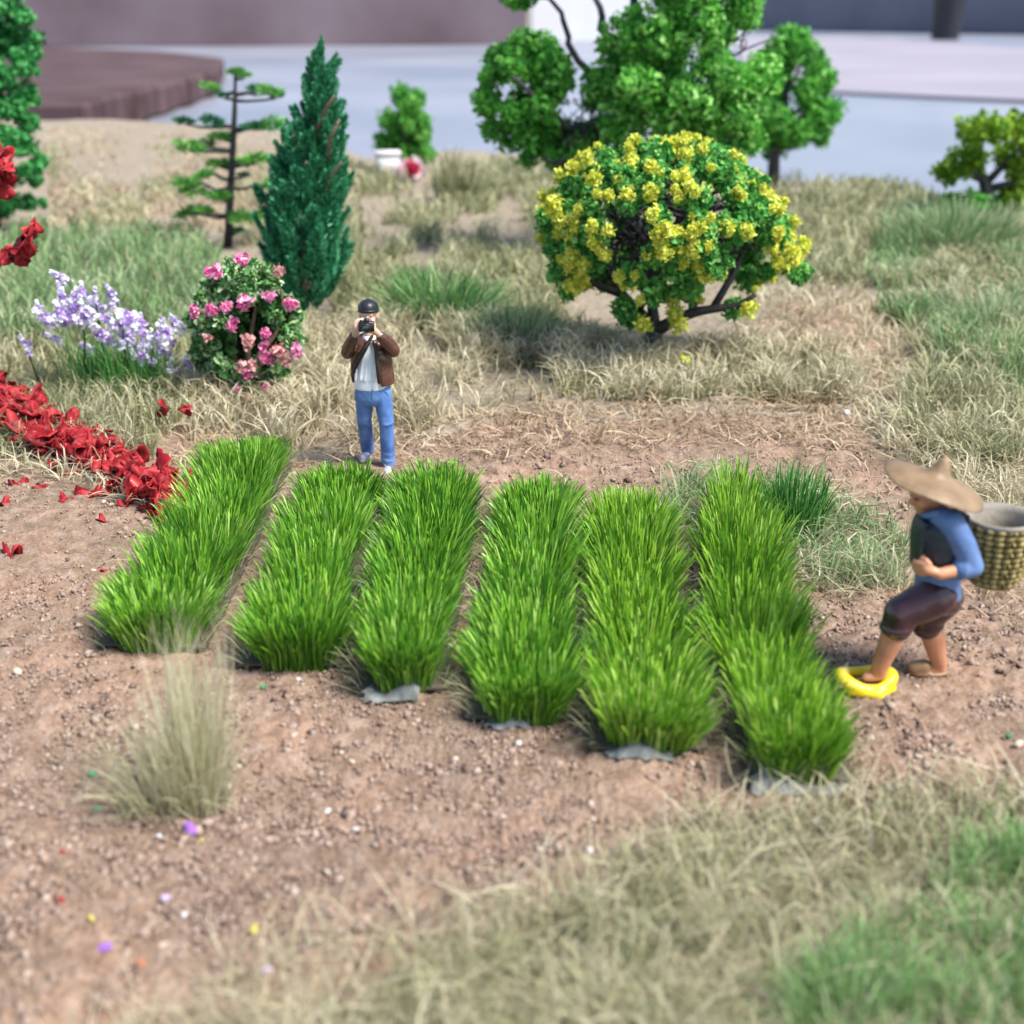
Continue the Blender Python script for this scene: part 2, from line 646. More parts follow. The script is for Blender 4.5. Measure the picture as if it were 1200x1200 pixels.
# floor and the blurred things beyond the display
def slab(name, poly, z0, z1, mat):
    """polygon prism (poly in world xy, counter-clockwise)"""
    n = len(poly)
    V = [(x, y, z0) for x, y in poly] + [(x, y, z1) for x, y in poly]
    bm = bmesh.new()
    vs = [bm.verts.new(p) for p in V]
    bm.faces.new(vs[:n][::-1])
    bm.faces.new(vs[n:])
    for i in range(n):
        j = (i + 1) % n
        bm.faces.new([vs[i], vs[j], vs[n + j], vs[n + i]])
    bmesh.ops.recalc_face_normals(bm, faces=bm.faces)
    bmesh.ops.bevel(bm, geom=list(bm.edges), offset=min(.25, abs(z1 - z0) * .12), segments=1, affect='EDGES')
    me = bpy.data.meshes.new(name)
    bm.to_mesh(me)
    bm.free()
    me.materials.append(mat)
    return me


M_floor = solid_mat('floor_grey', (.185, .20, .245), (.27, .28, .32), .03, .35, spec=.3)
V = np.array([(-900, -60, -4), (900, -60, -4), (900, 700, -4), (-900, 700, -4)], float)
tag(link('floor', mesh('floor', V, np.array([[0, 1, 2, 3]]), M_floor)), 'smooth pale blue grey floor around the display', kind='structure')


def band(x0, x1, py, top, depth, name, mat, label, cat, x_tilt=0):
    a, b = at(x0, py, -4), at(x1, py + x_tilt, -4)
    me = slab(name, [(a[0], a[1]), (b[0], b[1]), (b[0], b[1] + depth), (a[0], a[1] + depth)], -4, top, mat)
    return tag(link(name, me), label, cat)


M_wallbrown = solid_mat('purple_brown_wood', (.105, .075, .085), (.165, .13, .15), .03, .8, spec=.1)
M_wallgrey = solid_mat('grey_panel', (.15, .15, .185), (.19, .185, .225), .03, .8, spec=.1)
M_white = solid_mat('white_panel', (.75, .75, .78), (.68, .68, .72), .1, .5)
M_pink = solid_mat('pale_pink_board', (.31, .28, .32), (.24, .22, .26), .03, .6, spec=.15)
M_black = solid_mat('black_leg', (.012, .012, .02), (.02, .02, .03), .2, .5)
M_board = solid_mat('brown_board', (.050, .030, .032), (.125, .085, .09), .14, .9, 1, .5, spec=.05)
_nt = M_board.node_tree
_mp = _nt.nodes.new('ShaderNodeMapping')
_mp.inputs['Scale'].default_value = (1, 6, 1)
_mp.inputs['Rotation'].default_value = (0, 0, -.25)
_nt.links.new(next(n for n in _nt.nodes if n.type == 'TEX_COORD').outputs['Object'], _mp.inputs['Vector'])
_nt.links.new(_mp.outputs[0], next(n for n in _nt.nodes if n.type == 'TEX_NOISE').inputs['Vector'])
band(-500, 618, 58, 25, 20, 'wooden_partition', M_wallbrown, 'low purple brown wooden partition behind the floor at top left', 'partition', -6)
band(622, 872, 50, 26, 16, 'bright_backdrop', M_white, 'bright white panel glimpsed through the branches of the big tree', 'backdrop')
band(876, 1700, 36, 25, 20, 'grey_partition', M_wallgrey, 'grey partition across the top right of the photo', 'partition', 12)
# table leg in front of it
a, b = at(1076, 46, -4), at(1114, 46, -4)
g = Geo()
cx, cy, rr = (a[0] + b[0]) / 2, a[1] - 10, (b[0] - a[0]) / 2 * .95
g.lathe([(rr * .8, -4), (rr * .85, -3), (rr, 6), (rr * 1.25, 14), (rr * 1.5, 30), (.01, 30)], 20)
o = link('table_leg', g.mesh('table_leg', M_black), loc=(cx, cy, 0))
tag(o, 'thick dark tapered table leg standing at the top right', 'table leg')
# pale board lying on the floor at right
pl = [at(880, 102, -3.6), at(1330, 122, -3.6), at(1330, 66, -3.6), at(1000, 42, -3.6), at(860, 44, -3.6)]
tag(link('pale_board', slab('pale_board', [(p[0], p[1]) for p in pl], -3.98, -3.6, M_pink)), 'pale pinkish board lying on the floor behind the round tree', 'board')
# brown rough board at left: top surface and dark front edge; grooves along it
pl = [at(-150, 122, -1.6), at(100, 121, -1.6)]
for q in np.linspace(.12, .9, 9):
    pl.append(at(100 + 152 * q + R.normal() * 2, 121 - 37 * q + R.normal() * 1.1, -1.6))
pl += [at(252, 84, -1.6), at(262, 68, -1.6), at(190, 60, -1.6), at(60, 55, -1.6), at(-150, 50, -1.6)]
bd = thing('brown_board', (0, 0, 0), 'rough brown wooden board with a dark front edge beyond the field', 'board')
link('panel', slab('panel', [(p[0], p[1]) for p in pl], -3.98, -1.6, M_board), bd)
M_edge = solid_mat('dark_board_edge', (.02, .012, .016), (.04, .024, .03), .3, .9, spec=.05)
# white sheet at far left
pl = [at(20, 47, -3.0), at(112, 38, -3.0), at(118, 30, -3.0), at(20, 30, -3.0)]
tag(link('white_sheet', slab('white_sheet', [(p[0], p[1]) for p in pl], -3.98, -2.9, M_white)), 'pale bluish white sheet above the brown board at top left', 'sheet')

# ------------------------------------------------------------------ gravel and soil crumbs
M_gravel = leaf_mat('soil_crumbs', [(.15, .10, .075), (.23, .16, .125), (.28, .20, .155), (.34, .25, .20), (.27, .19, .15), (.46, .38, .31)], .9, 0)
soil_poly = [(0, 560), (200, 560), (420, 540), (640, 500), (980, 495), (1080, 600), (1200, 640), (1200, 950), (840, 970), (620, 1080), (0, 1210)]
pp = np.vstack([sample_poly(soil_poly, 30000, .7, .012), sample_poly(soil_poly, 3000, .8, .02)])
P = at_many(pp)
sz = np.concatenate([.005 + .012 * R.random(30000) ** 1.5, .014 + .024 * R.random(3000) ** 2.5])
P[:, 2] += .010
V, F, r = crumbs(P, sz, .8)
tag(link('gravel', mesh('gravel', V, F, M_gravel, rnd=r)), 'fine brown soil crumbs scattered over the bare field', kind='stuff')


# ------------------------------------------------------------------ grass
def grass(name, label, poly, n, mat, hr, reach, w, wig=.08, clump=.6, freq=.03, seg=4, kind='stuff', lod=10.5, droop=.4, bias=(0, 0), seed=3):
    pp = sample_poly(poly, n, clump, freq, seed)
    P = at_many(pp)
    d = np.linalg.norm(P - np.array([0, 0, H]), axis=1)
    h = (hr[0] + (hr[1] - hr[0]) * R.random(n)) * (.75 + .5 * vnoise(pp[:, 0] * .02, pp[:, 1] * .04, 11))
    a = R.random(n) * 2 * np.pi
    L = reach * (.2 + R.random(n))
    lean = np.stack([np.cos(a) * L + bias[0], np.sin(a) * L + bias[1]], 1)
    wd = w * 1.25 * (.6 + .7 * R.random(n)) * np.clip(d / lod, .7, 3)
    r = np.clip(.55 * R.random(n) + .45 * vnoise(pp[:, 0] * .03, pp[:, 1] * .06, 21), 0, 1)
    V, F, rr = blades(P, h, lean, wd, seg, wig, droop=droop, rnd=r)
    o = link(name, mesh(name, V, F, mat, rnd=rr))
    tag(o, label, kind=kind)
    return o


grass('dry_grass', 'pale dry straw grass in a belt behind the crop rows',
      [(190, 520), (215, 450), (330, 395), (430, 375), (600, 395), (760, 410), (960, 425), (1010, 475), (800, 478), (600, 476), (520, 500), (440, 525), (330, 525), (240, 520)],
      12000, M_straw, (.10, .40), .34, .016, .11, .75)
grass('dry_grass', 'brown flattened straw lying along the edge of the bare soil',
      [(180, 580), (215, 500), (330, 510), (480, 500), (600, 480), (800, 480), (1000, 465), (1060, 540), (900, 530), (700, 525), (520, 545), (340, 550)],
      2600, M_brown_straw, (.02, .12), .36, .014, .14, .3)
grass('thin_straw', 'single dry fibres scattered over the reddish bare soil',
      [(540, 500), (1000, 490), (1060, 560), (1060, 700), (930, 560), (560, 570)], 420, M_brown_straw, (.02, .12), .3, .011, .14, .2)
grass('meadow_grass', 'olive dry grass of the middle meadow behind the photographer',
      [(390, 395), (400, 300), (430, 205), (560, 190), (700, 210), (700, 300), (640, 400), (560, 410)],
      8500, M_olive, (.12, .45), .3, .017, .09, .75)
grass('meadow_grass', 'tufted green grass beside the yellow flowering tree',
      [(560, 400), (620, 340), (740, 410), (980, 425), (1000, 465), (840, 480), (600, 470)],
      6000, M_olive, (.06, .25), .27, .017, .09, .7)
grass('back_grass', 'short olive grass on the far slope under the round tree',
      [(850, 330), (860, 225), (900, 212), (1010, 217), (1200, 244), (1200, 300), (1040, 340)],
      9000, M_olive, (.12, .38), .25, .018, .06, .45)
grass('right_grass', 'long pale grass mixed with green at the right edge',
      [(1040, 330), (1200, 290), (1200, 560), (1130, 560), (1060, 520), (1080, 430)],
      8000, M_olive, (.12, .46), .34, .016, .11, .65)
grass('right_grass', 'curled pale straw behind the straw hat',
      [(1010, 480), (1060, 430), (1200, 500), (1200, 680), (1150, 600), (1040, 540)],
      2200, M_straw, (.04, .28), .42, .014, .16, .3)
grass('right_grass', 'sparse green blades in the long grass on the right',
      [(960, 330), (1040, 260), (1200, 240), (1200, 480), (1100, 480), (1080, 400)],
      3200, M_pale_green, (.2, .55), .25, .018, .06, .75, .022)
grass('bare_slope_grass', 'thin short straw on the tan slope at the back left',
      [(50, 150), (330, 160), (430, 190), (420, 280), (300, 290), (60, 280)],
      3800, M_brown_straw, (.05, .16), .2, .016, .08, .6)
grass('bare_slope_grass', 'sparse olive grass tufts on the tan slope at the back left',
      [(50, 170), (330, 175), (430, 195), (420, 290), (300, 290), (60, 280)], 2200, M_olive, (.06, .25), .22, .017, .08, .8, .02)
grass('left_grass', 'grey green grass behind the lilac flowers at left',
      [(0, 300), (60, 285), (230, 285), (260, 330), (240, 400), (0, 420)],
      6500, M_pale_green, (.22, .60), .28, .017, .06, .45)
grass('left_grass', 'dull olive grass under the red leaves at left',
      [(0, 390), (230, 370), (240, 470), (180, 540), (0, 540)],
      5500, M_olive, (.12, .36), .25, .015, .10, .4)
grass('left_straw', 'loose straw poking out below the red leaf heap',
      [(0, 500), (100, 530), (220, 590), (180, 600), (60, 560), (0, 570)],
      700, M_straw, (.03, .20), .38, .012, .12, .2)
grass('foreground_grass', 'blurred pale green grass across the bottom right foreground',
      [(350, 1260), (480, 1150), (600, 1100), (700, 1050), (820, 970), (900, 955), (1260, 930), (1350, 1400), (300, 1400)],
      8000, M_olive, (.08, .26), .26, .011, .14, .45, .016, lod=7)
grass('foreground_grass', 'straw pale fibres lying over the foreground grass',
      [(0, 1290), (330, 1120), (500, 1085), (690, 1010), (820, 950), (900, 935), (1260, 900), (1300, 1300), (0, 1300)],
      4200, M_straw, (.05, .26), .42, .0085, .13, .35, .016, lod=7)
grass('foreground_green', 'soft green grass at the bottom right corner',
      [(900, 1230), (960, 1150), (1060, 1100), (1130, 1020), (1230, 960), (1300, 1300), (900, 1350)],
      2600, M_fresh, (.12, .36), .20, .012, .08, .9, .014, lod=7, seed=5)
grass('path_grass', 'thin dry grass on the reddish path right of the flowering tree',
      [(850, 420), (860, 330), (1050, 330), (1090, 420), (1040, 480), (940, 440)], 1500, M_straw, (.05, .25), .28, .015, .1, .6)
grass('left_grass', 'pale straw mixed into the green grass behind the lilac flowers',
      [(0, 300), (60, 285), (230, 285), (260, 330), (240, 400), (0, 420)], 1600, M_straw, (.15, .5), .3, .013, .08, .5)
grass('row_side_straw', 'grey green curling straw right of the last crop row',
      [(770, 600), (800, 560), (860, 560), (960, 580), (1060, 640), (1060, 690), (960, 690), (880, 640), (800, 640)],
      1500, M_pale_green, (.05, .28), .34, .013, .14, .3)
grass('row_side_straw', 'pale straw fibres right of the dark green tuft',
      [(900, 600), (960, 590), (1050, 630), (1070, 690), (980, 700), (920, 680)],
      700, M_straw, (.03, .24), .40, .013, .14, .2)
grass('right_straw', 'few straw fibres on the soil below the basket',
      [(1130, 680), (1200, 640), (1200, 760), (1150, 720)], 160, M_brown_straw, (.02, .14), .34, .011, .14, .1)


def tuft(name, label, cx, cy, rx, ry, n, mat, hr, reach, w, wig=.05, fan=1.0, group=None, seg=4, bias=(0, 0)):
    """One clump of grass: blades fan out from a small patch."""
    c = gp(cx, cy)
    a = R.random(n) * 2 * np.pi
    q = np.sqrt(R.random(n))
    off = np.stack([np.cos(a) * q * rx, np.sin(a) * q * ry, np.zeros(n)], 1)
    h = (hr[0] + (hr[1] - hr[0]) * R.random(n)) * (1 - .35 * q ** 2)
    L = reach * (.15 + q * fan) * (.4 + R.random(n))
    lean = np.stack([np.cos(a) * L + bias[0] * h, np.sin(a) * L + bias[1] * h], 1) + R.normal(size=(n, 2)) * reach * .25
    V, F, r = blades(off, h, lean, w * (.6 + .7 * R.random(n)), seg, wig)
    o = link(name, mesh(name, V, F, mat, rnd=r), loc=c)
    return tag(o, label, 'grass tuft', group)


M_spiky = leaf_mat('spiky_green', [(.05, .15, .04), (.10, .25, .07), (.18, .34, .12), (.34, .46, .22)], .5, .25)
M_wheat = leaf_mat('wheat_grass', [(.36, .33, .18), (.48, .45, .26), (.58, .55, .36), (.68, .65, .48)], .6, .35)
o = thing('dry_grass_tuft', gp(210, 945), 'tall wheat coloured dry grass tuft in front of the two left crop rows', 'grass tuft')
for cx, cy, rx, ry, n, hr, reach, bias in [(232, 930, .10, .12, 270, (.30, 1.12), .10, (.03, .1)), (185, 945, .22, .14, 250, (.12, .55), .26, (-.16, 0)), (228, 942, .18, .12, 300, (.15, .74), .16, (.03, 0))]:
    c = gp(cx, cy) - gp(210, 945)
    a, q = R.random(n) * 2 * np.pi, np.sqrt(R.random(n))
    off = np.stack([np.cos(a) * q * rx, np.sin(a) * q * ry, np.zeros(n)], 1) + c
    h = hr[0] + (hr[1] - hr[0]) * R.random(n)
    lean = np.stack([np.cos(a), np.sin(a)], 1) * (reach * (.2 + q) * (.4 + R.random(n)))[:, None] + np.outer(h, bias) + R.normal(size=(n, 2)) * .07
    V, F, r = blades(off, h, lean, .0085 * (.6 + .7 * R.random(n)), 4, .075)
    link('grass_blades', mesh('grass_blades', V, F, M_wheat, rnd=r), o)['kind'] = 'stuff'

tuft('dark_grass_tuft', 'dark green upright grass tuft between the last crop row and the straw hat', 930, 632, .20, .15, 420, M_dark_green, (.40, .78), .14, .017)
tuft('green_grass_tuft', 'large green spiky grass tuft behind the man with the camera', 520, 385, .62, .40, 620, M_spiky, (.4, .95), .42, .036)
tuft('green_grass_tuft', 'smaller dark green spiky tuft just right of the black cap', 482, 368, .25, .2, 220, M_spiky, (.4, .8), .28, .034)
tuft('green_grass_tuft', 'green grass tuft left of the yellow flowering tree', 600, 410, .5, .35, 600, M_pale_green, (.3, .65), .3, .024)
tuft('green_grass_tuft', 'tall grey green grass clump in front of the small tree at the right edge', 1120, 300, .9, .6, 1100, M_pale_green, (.5, 1.1), .5, .03)
tuft('green_grass_tuft', 'green grass clump near the right edge above the farmer', 1165, 400, .5, .4, 520, M_pale_green, (.3, .8), .4, .022)
tuft('dark_weed_tuft', 'blurred dark olive weed standing right of the far small tree', 535, 235, .45, .3, 360, M_olive, (.5, 1.3), .25, .04)
tuft('foreground_tuft', 'blurred bright green tuft at the bottom edge right of centre', 985, 1235, .22, .16, 260, M_fresh, (.22, .44), .22, .013)
tuft('foreground_tuft', 'blurred bright green tuft in the bottom right corner', 1165, 1130, .2, .16, 260, M_fresh, (.22, .46), .2, .013)
tuft('foreground_tuft', 'small blurred green tuft in the foreground straw left of the big green patch', 760, 1110, .12, .08, 90, M_pale_green, (.06, .14), .12, .012)

# ------------------------------------------------------------------ crop rows
M_mat_shade = solid_mat('mat_gap_shade', (.05, .042, .028), (.085, .075, .05), 6, .8, .3, 20)  # dark mat colour paints in the shade between the crop rows
# centre line, left/right edges in photo pixels from front to back (at ground level)
ROWS = [
    ([(118, 240, 762), (140, 262, 720), (190, 300, 640), (232, 330, 575), (254, 342, 550)], M_rice, 'leftmost row of bright green crop beside the red leaves', None),
    ([(282, 408, 780), (290, 415, 740), (320, 432, 660), (350, 448, 600), (362, 450, 590)], M_rice, 'second green crop row from the left, ending at the photographer', None),
    ([(420, 524, 812), (425, 530, 760), (440, 545, 680), (460, 558, 610), (472, 562, 584)], M_rice, 'third green crop row from the left, with a pale grey mat flap at its front', (425, 492, 818)),
    ([(548, 680, 842), (548, 682, 790), (562, 680, 710), (582, 674, 630), (592, 672, 598)], M_rice, 'fourth green crop row from the left, with a small grey flap at its front', (572, 622, 842)),
    ([(694, 828, 882), (690, 822, 830), (686, 808, 740), (684, 795, 660), (688, 785, 616)], M_rice_y, 'fifth green crop row from the left, with a long grey mat strip at its front', (712, 790, 886)),
    ([(885, 995, 918), (858, 985, 870), (835, 958, 800), (816, 935, 720), (816, 912, 645), (834, 884, 594)], M_rice_y, 'rightmost yellow green crop row nearest the farmer', (880, 985, 925)),
]
for ri, (secs, mat, label, flap) in enumerate(ROWS):
    cA = np.array([at(a, y) for a, b, y in secs])
    cB = np.array([at(b, y) for a, b, y in secs])
    mid = (cA + cB) / 2
    org = mid[0].copy()
    org[2] = height(org[0], org[1])
    row = thing('crop_row', org, label, 'crop row', 'green crop rows planted side by side on the bare soil')
    n = 4700
    s = R.random(n) * (len(secs) - 1)
    s[: n // 12] = R.random(n // 12) * .12
    i = np.minimum(s.astype(int), len(secs) - 2)
    f = (s - i)[:, None]
    A, B = cA[i] * (1 - f) + cA[i + 1] * f, cB[i] * (1 - f) + cB[i + 1] * f
    # even spread along the length rather than along the sections
    q = R.random(n)
    q = np.where(R.random(n) < .18, np.round(q), q)
    qq = (.19 + .62 * q + R.normal(size=n) * .03)[:, None]
    endr = 1 - .38 * np.exp(-s / .10) - .42 * np.exp(-(len(secs) - 1 - s) / .10)
    wobw = 1 + .30 * (vnoise(s * 2.6 + ri * 9, np.zeros(n), 51) - .5)
    qq = .5 + (qq - .5) * (endr * wobw)[:, None] + (.07 * (vnoise(s * 2.2 + ri * 5, np.ones(n) * 3.5, 52) - .5))[:, None]
    P = A * (1 - qq) + B * qq
    P[:, 2] = height(P[:, 0], P[:, 1])
    edge = (qq[:, 0] - .5) * 2
    front = np.clip(1 - s / .25, 0, 1)
    back = np.clip(1 - (len(secs) - 1 - s) / .3, 0, 1)
    h = (.23 + .20 * R.random(n) ** .8) * (1 - .18 * np.abs(edge) ** 3) * (.84 + .32 * vnoise(P[:, 0] * 3.2, P[:, 1] * 3.2, 31))
    if ri == 5:
        h *= 1.08 + .25 * np.clip(s - 4.2, 0, 1) * R.random(n)
        thin = (s > 4) & (R.random(n) < .45 * (s - 4))
        h[thin] *= .3
    edge = np.clip(edge / .66, -1.1, 1.1)
    lx = edge * np.abs(edge) * .135 + R.normal(size=n) * .028
    ly = -front * .13 + back * .08 + R.normal(size=n) * .035
    r = np.clip(R.random(n) * .85 + .25 * vnoise(P[:, 0] * 2.3, P[:, 1] * 2.3, 41) - .03, 0, 1)
    V, F, rr = blades(P - org, h, np.stack([lx, ly], 1), .0128 * (.7 + .6 * R.random(n)), 3, .035, 1.6, .15, rnd=r, taper=.30, ts=(0, .5, .9, 1))
    link('grass_blades', mesh('grass_blades', V, F, mat, rnd=rr), row)['kind'] = 'stuff'
    # fine grey-green hairs at the sides
    m_ = 330
    s2 = R.random(m_) * (len(secs) - 1)
    i2 = np.minimum(s2.astype(int), len(secs) - 2)
    f2 = (s2 - i2)[:, None]
    sd_ = R.random(m_) < .5
    A2, B2 = cA[i2] * (1 - f2) + cA[i2 + 1] * f2, cB[i2] * (1 - f2) + cB[i2 + 1] * f2
    P2 = np.where(sd_[:, None], A2 * .94 + B2 * .06, B2 * .94 + A2 * .06)
    P2[:, 2] = height(P2[:, 0], P2[:, 1])
    l2 = np.stack([np.where(sd_, -1, 1) * (.08 + .2 * R.random(m_)), R.normal(size=m_) * .1], 1)
    V, F, rr = blades(P2 - org, .05 + .22 * R.random(m_), l2, .010, 4, .08)
    link('stray_blades', mesh('stray_blades', V, F, M_olive, rnd=rr), row)['kind'] = 'stuff'
    # backing mat under the row, dark and widened to stand in for gap shade
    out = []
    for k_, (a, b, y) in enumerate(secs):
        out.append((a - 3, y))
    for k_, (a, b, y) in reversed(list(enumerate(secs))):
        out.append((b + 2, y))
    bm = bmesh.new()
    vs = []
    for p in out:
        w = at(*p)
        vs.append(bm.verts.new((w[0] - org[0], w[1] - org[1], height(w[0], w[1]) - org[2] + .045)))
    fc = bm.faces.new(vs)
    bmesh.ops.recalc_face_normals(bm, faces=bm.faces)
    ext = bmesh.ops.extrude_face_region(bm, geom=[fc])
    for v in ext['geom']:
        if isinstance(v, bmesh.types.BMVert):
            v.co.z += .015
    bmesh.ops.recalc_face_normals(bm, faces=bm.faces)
    me = bpy.data.meshes.new('backing_mat_shade')
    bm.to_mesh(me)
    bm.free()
    me.materials.append(M_mat_shade)
    link('backing_mat_shade', me, row)
    if flap:
        x0, x1, y = flap
        # ragged curled flap sticking out of the front end
        nx, ny = 12, 4
        V, Fq = [], []
        for b_ in range(ny):
            for a_ in range(nx):
                w = at(x0 + (x1 - x0) * a_ / (nx - 1), y + 4)
                tpr = math.sin(math.pi * (a_ + .6) / (nx + .2)) ** .6
                d = b_ / (ny - 1)
                V.append([w[0] - org[0] + .012 * R.normal(), w[1] + .02 + .20 * d * tpr - org[1] - .05 * R.random() * (1 - d),
                          height(w[0], w[1]) - org[2] + .03 + .13 * math.sin(d * 2.0) * tpr * (.45 + .55 * math.sin(a_ * .55 + ri * 1.3)) + .006 * R.normal()])
        for b_ in range(ny - 1):
            for a_ in range(nx - 1):
                k0 = b_ * nx + a_
                Fq.append([k0, k0 + 1, k0 + nx + 1, k0 + nx])
        V = np.array(V)
        V2 = V - np.array([0, 0, .014])
        nF = np.array(Fq)
        N = len(V)
        rim = [k for k in range(nx - 1)]
        side = [[k, k + N, k + 1 + N, k + 1] for k in range(nx - 1)]
        link('mat_flap', mesh('mat_flap', np.vstack([V, V2]), [nF, nF[:, ::-1] + N, np.array(side)], solid_mat('flap_grey_%d' % ri, (.22, .235, .225), (.14, .155, .14), 9, .65, .2, 25), smooth=True), row)

# ------------------------------------------------------------------ trees
GREENS = {
    'bright': [(.035, .20, .025), (.10, .40, .045), (.22, .60, .09), (.46, .80, .26)],
    'mid': [(.028, .17, .025), (.07, .33, .04), (.14, .48, .06), (.28, .62, .14)],
    'dark': [(.006, .06, .018), (.012, .13, .035), (.02, .20, .055), (.05, .28, .09)],
    'lime': [(.08, .20, .012), (.15, .32, .02), (.25, .42, .03), (.33, .5, .05)],
}
M_leaf = {k: leaf_mat('foliage_' + k, v, .55, .4) for k, v in GREENS.items()}


def tube_obj(name, parent, pts, rad, mat, n=8):
    g = Geo()
    g.tube(pts, rad, n)
    return link(name, g.mesh(name, mat), parent)


def clumps(tree, org, meshes, spots, name='leaf_cluster'):
    for (p, r) in spots:
        o = link(name, meshes[R.integers(len(meshes))], tree, np.asarray(p) - org, tuple(R.random(3) * 6.28), r * (.85 + .3 * R.random()))


def px_ellipse(n, cx, cy, rx, ry, Y, dy, rin=.0, minsep=0):
    """n spots in an ellipse of the photo at depth Y, with volume in depth"""
    out = []
    while len(out) < n:
        a = R.random() * 2 * np.pi
        z = R.random() * 2 - 1
        rr = (rin ** 3 + (1 - rin ** 3) * R.random()) ** (1 / 3)
        s = math.sqrt(1 - z * z)
        out.append(at_y(cx + rx * rr * s * math.cos(a), cy + ry * rr * z, Y + dy * rr * s * math.sin(a)))
    return out


# big green tree
B = gp(742, 298)
Y0 = B[1]
big = thing('green_tree', B, 'biggest tree, bright green with dark forked branches, behind the yellow flowering one', 'tree')
k = 21.5 / FP        # metres per photo pixel there
limbs = [[(742, 300), (738, 200), (734, 120), (738, 60), (742, -20), (748, -90)],
         [(736, 110), (722, 70), (708, 40), (700, 0), (690, -60)],
         [(735, 160), (712, 120), (690, 90), (668, 55), (660, 20), (640, -10)],
         [(738, 190), (700, 165), (660, 140), (625, 120), (600, 90)],
         [(738, 150), (770, 120), (810, 90), (850, 50), (880, 10)],
         [(740, 200), (790, 160), (840, 140), (880, 120)],
         [(742, 80), (770, 40), (790, -10), (810, -60)],
         [(738, 210), (700, 205), (660, 195), (640, 185)]]
for j, L in enumerate(limbs):
    dy = [0, .3, -.2, -.5, -.6, .5, .3, -.4][j]
    pts = np.array([at_y(x, y, Y0 + dy * i / (len(L) - 1)) for i, (x, y) in enumerate(L)])
    tt = np.linspace(0, 1, 14)
    P = np.stack([np.interp(tt, np.linspace(0, 1, len(L)), pts[:, c]) for c in range(3)], 1)
    P[2:-1] += R.normal(size=(11, 3)) * .03
    r0 = [.17, .10, .085, .085, .09, .09, .085, .07][j]
    tube_obj('trunk' if j == 0 else 'branch', big, P - B, np.linspace(r0, .03, 14), M_bark)
fb = [foam('leaf_cluster', 300, 1.0, .135, M_leaf['bright'], .5) for _ in range(4)]
fm = [foam('leaf_cluster', 360, 1.0, .14, M_leaf['mid'], .3) for _ in range(3)]
sp = [(p, .38) for p in px_ellipse(58, 800, 85, 102, 112, Y0 - .3, 1.3, .3)]
sp += [(p, .36) for p in px_ellipse(20, 805, 70, 95, 120, Y0 - 1.1, .4)]
sp += [(p, .36) for p in px_ellipse(14, 840, 160, 60, 38, Y0 - .4, .8)]
sp += [(p, .38) for p in px_ellipse(16, 790, -60, 120, 60, Y0, 1.4)]
sp += [(p, .33) for p in px_ellipse(5, 735, 150, 25, 45, Y0 - .9, .3)]
clumps(big, B, fb, sp)
sp = [(p, .36) for p in px_ellipse(30, 612, 108, 50, 66, Y0 + .3, .9, .3)]
sp += [(p, .32) for p in px_ellipse(14, 672, 165, 48, 28, Y0 + .3, .7)]
sp += [(p, .25) for p in px_ellipse(4, 605, -8, 35, 10, Y0, .5)]
sp += [(p, .26) for p in [at_y(572, 90, Y0), at_y(575, 150, Y0), at_y(648, 185, Y0 - .2), at_y(695, 118, Y0), at_y(620, 185, Y0)]]
clumps(big, B, fm, sp)
# dense dark twigs inside
g = Geo()
for p in px_ellipse(60, 700, 165, 60, 40, Y0, .8) + px_ellipse(70, 800, 90, 85, 100, Y0 + .2, 1.0):
    g.tube(jitter_path(p, p + R.normal(size=3) * .35, 4, .15) - B, [.02, .016, .012, .006], 5)
link('twigs', g.mesh('twigs', M_bark), big)['kind'] = 'stuff'

# yellow flowering tree
B = gp(757, 424)
Y0 = B[1]
ft = thing('flowering_tree', B, 'round tree covered in yellow blossom on a dark forked trunk', 'tree')
limbs = [([(757, 428), (762, 405), (768, 388)], .13, .10, 0), ([(768, 388), (748, 365), (728, 345), (705, 300), (690, 250)], .085, .03, .2),
         ([(768, 388), (790, 375), (812, 366), (835, 362), (868, 358), (885, 345)], .08, .03, -.4), ([(812, 366), (812, 340), (818, 300), (830, 230)], .06, .02, -.2),
         ([(768, 388), (762, 340), (765, 280), (775, 210)], .075, .02, .3), ([(748, 365), (765, 330), (790, 280), (800, 220)], .05, .02, -.3),
         ([(835, 362), (860, 320), (880, 270), (880, 230)], .05, .02, .3), ([(728, 345), (690, 330), (665, 300)], .05, .02, -.3)]
for j, (L, r0, r1, dy) in enumerate(limbs):
    pts = np.array([at_y(x, y, Y0 + dy * i / (len(L) - 1)) for i, (x, y) in enumerate(L)])
    tt = np.linspace(0, 1, 10)
    P = np.stack([np.interp(tt, np.linspace(0, 1, len(L)), pts[:, c]) for c in range(3)], 1)
    tube_obj('trunk' if j == 0 else 'branch', ft, P - B, np.linspace(r0, r1, 10), M_bark)
g = Geo()
for p in px_ellipse(260, 788, 268, 84, 56, Y0 + .1, .75):
    g.tube(jitter_path(p, p + np.clip(R.normal(size=3) * .25, -.3, .3), 4, .2) - B, [.026, .022, .016, .006], 5)
link('twigs', g.mesh('twigs', M_bark), ft)['kind'] = 'stuff'
M_yellow = leaf_mat('yellow_petals', [(.58, .60, .04), (.76, .76, .07), (.86, .86, .22), (.50, .66, .10)], .5, .3)
M_leaf_y = leaf_mat('blossom_tree_leaves', [(.025, .16, .03), (.07, .34, .06), (.16, .48, .10), (.34, .62, .16)], .5, .3)
fy = [foam('blossom_cluster', 190, 1.0, .19, M_yellow, .3) for _ in range(4)]
fg_ = [foam('leaf_cluster', 300, 1.0, .18, M_leaf_y, .2) for _ in range(4)]
shell, gaps = [], [(735, 285, 20), (872, 300, 30), (718, 325, 22), (772, 325, 16), (745, 258, 14), (845, 345, 20), (800, 384, 34)]
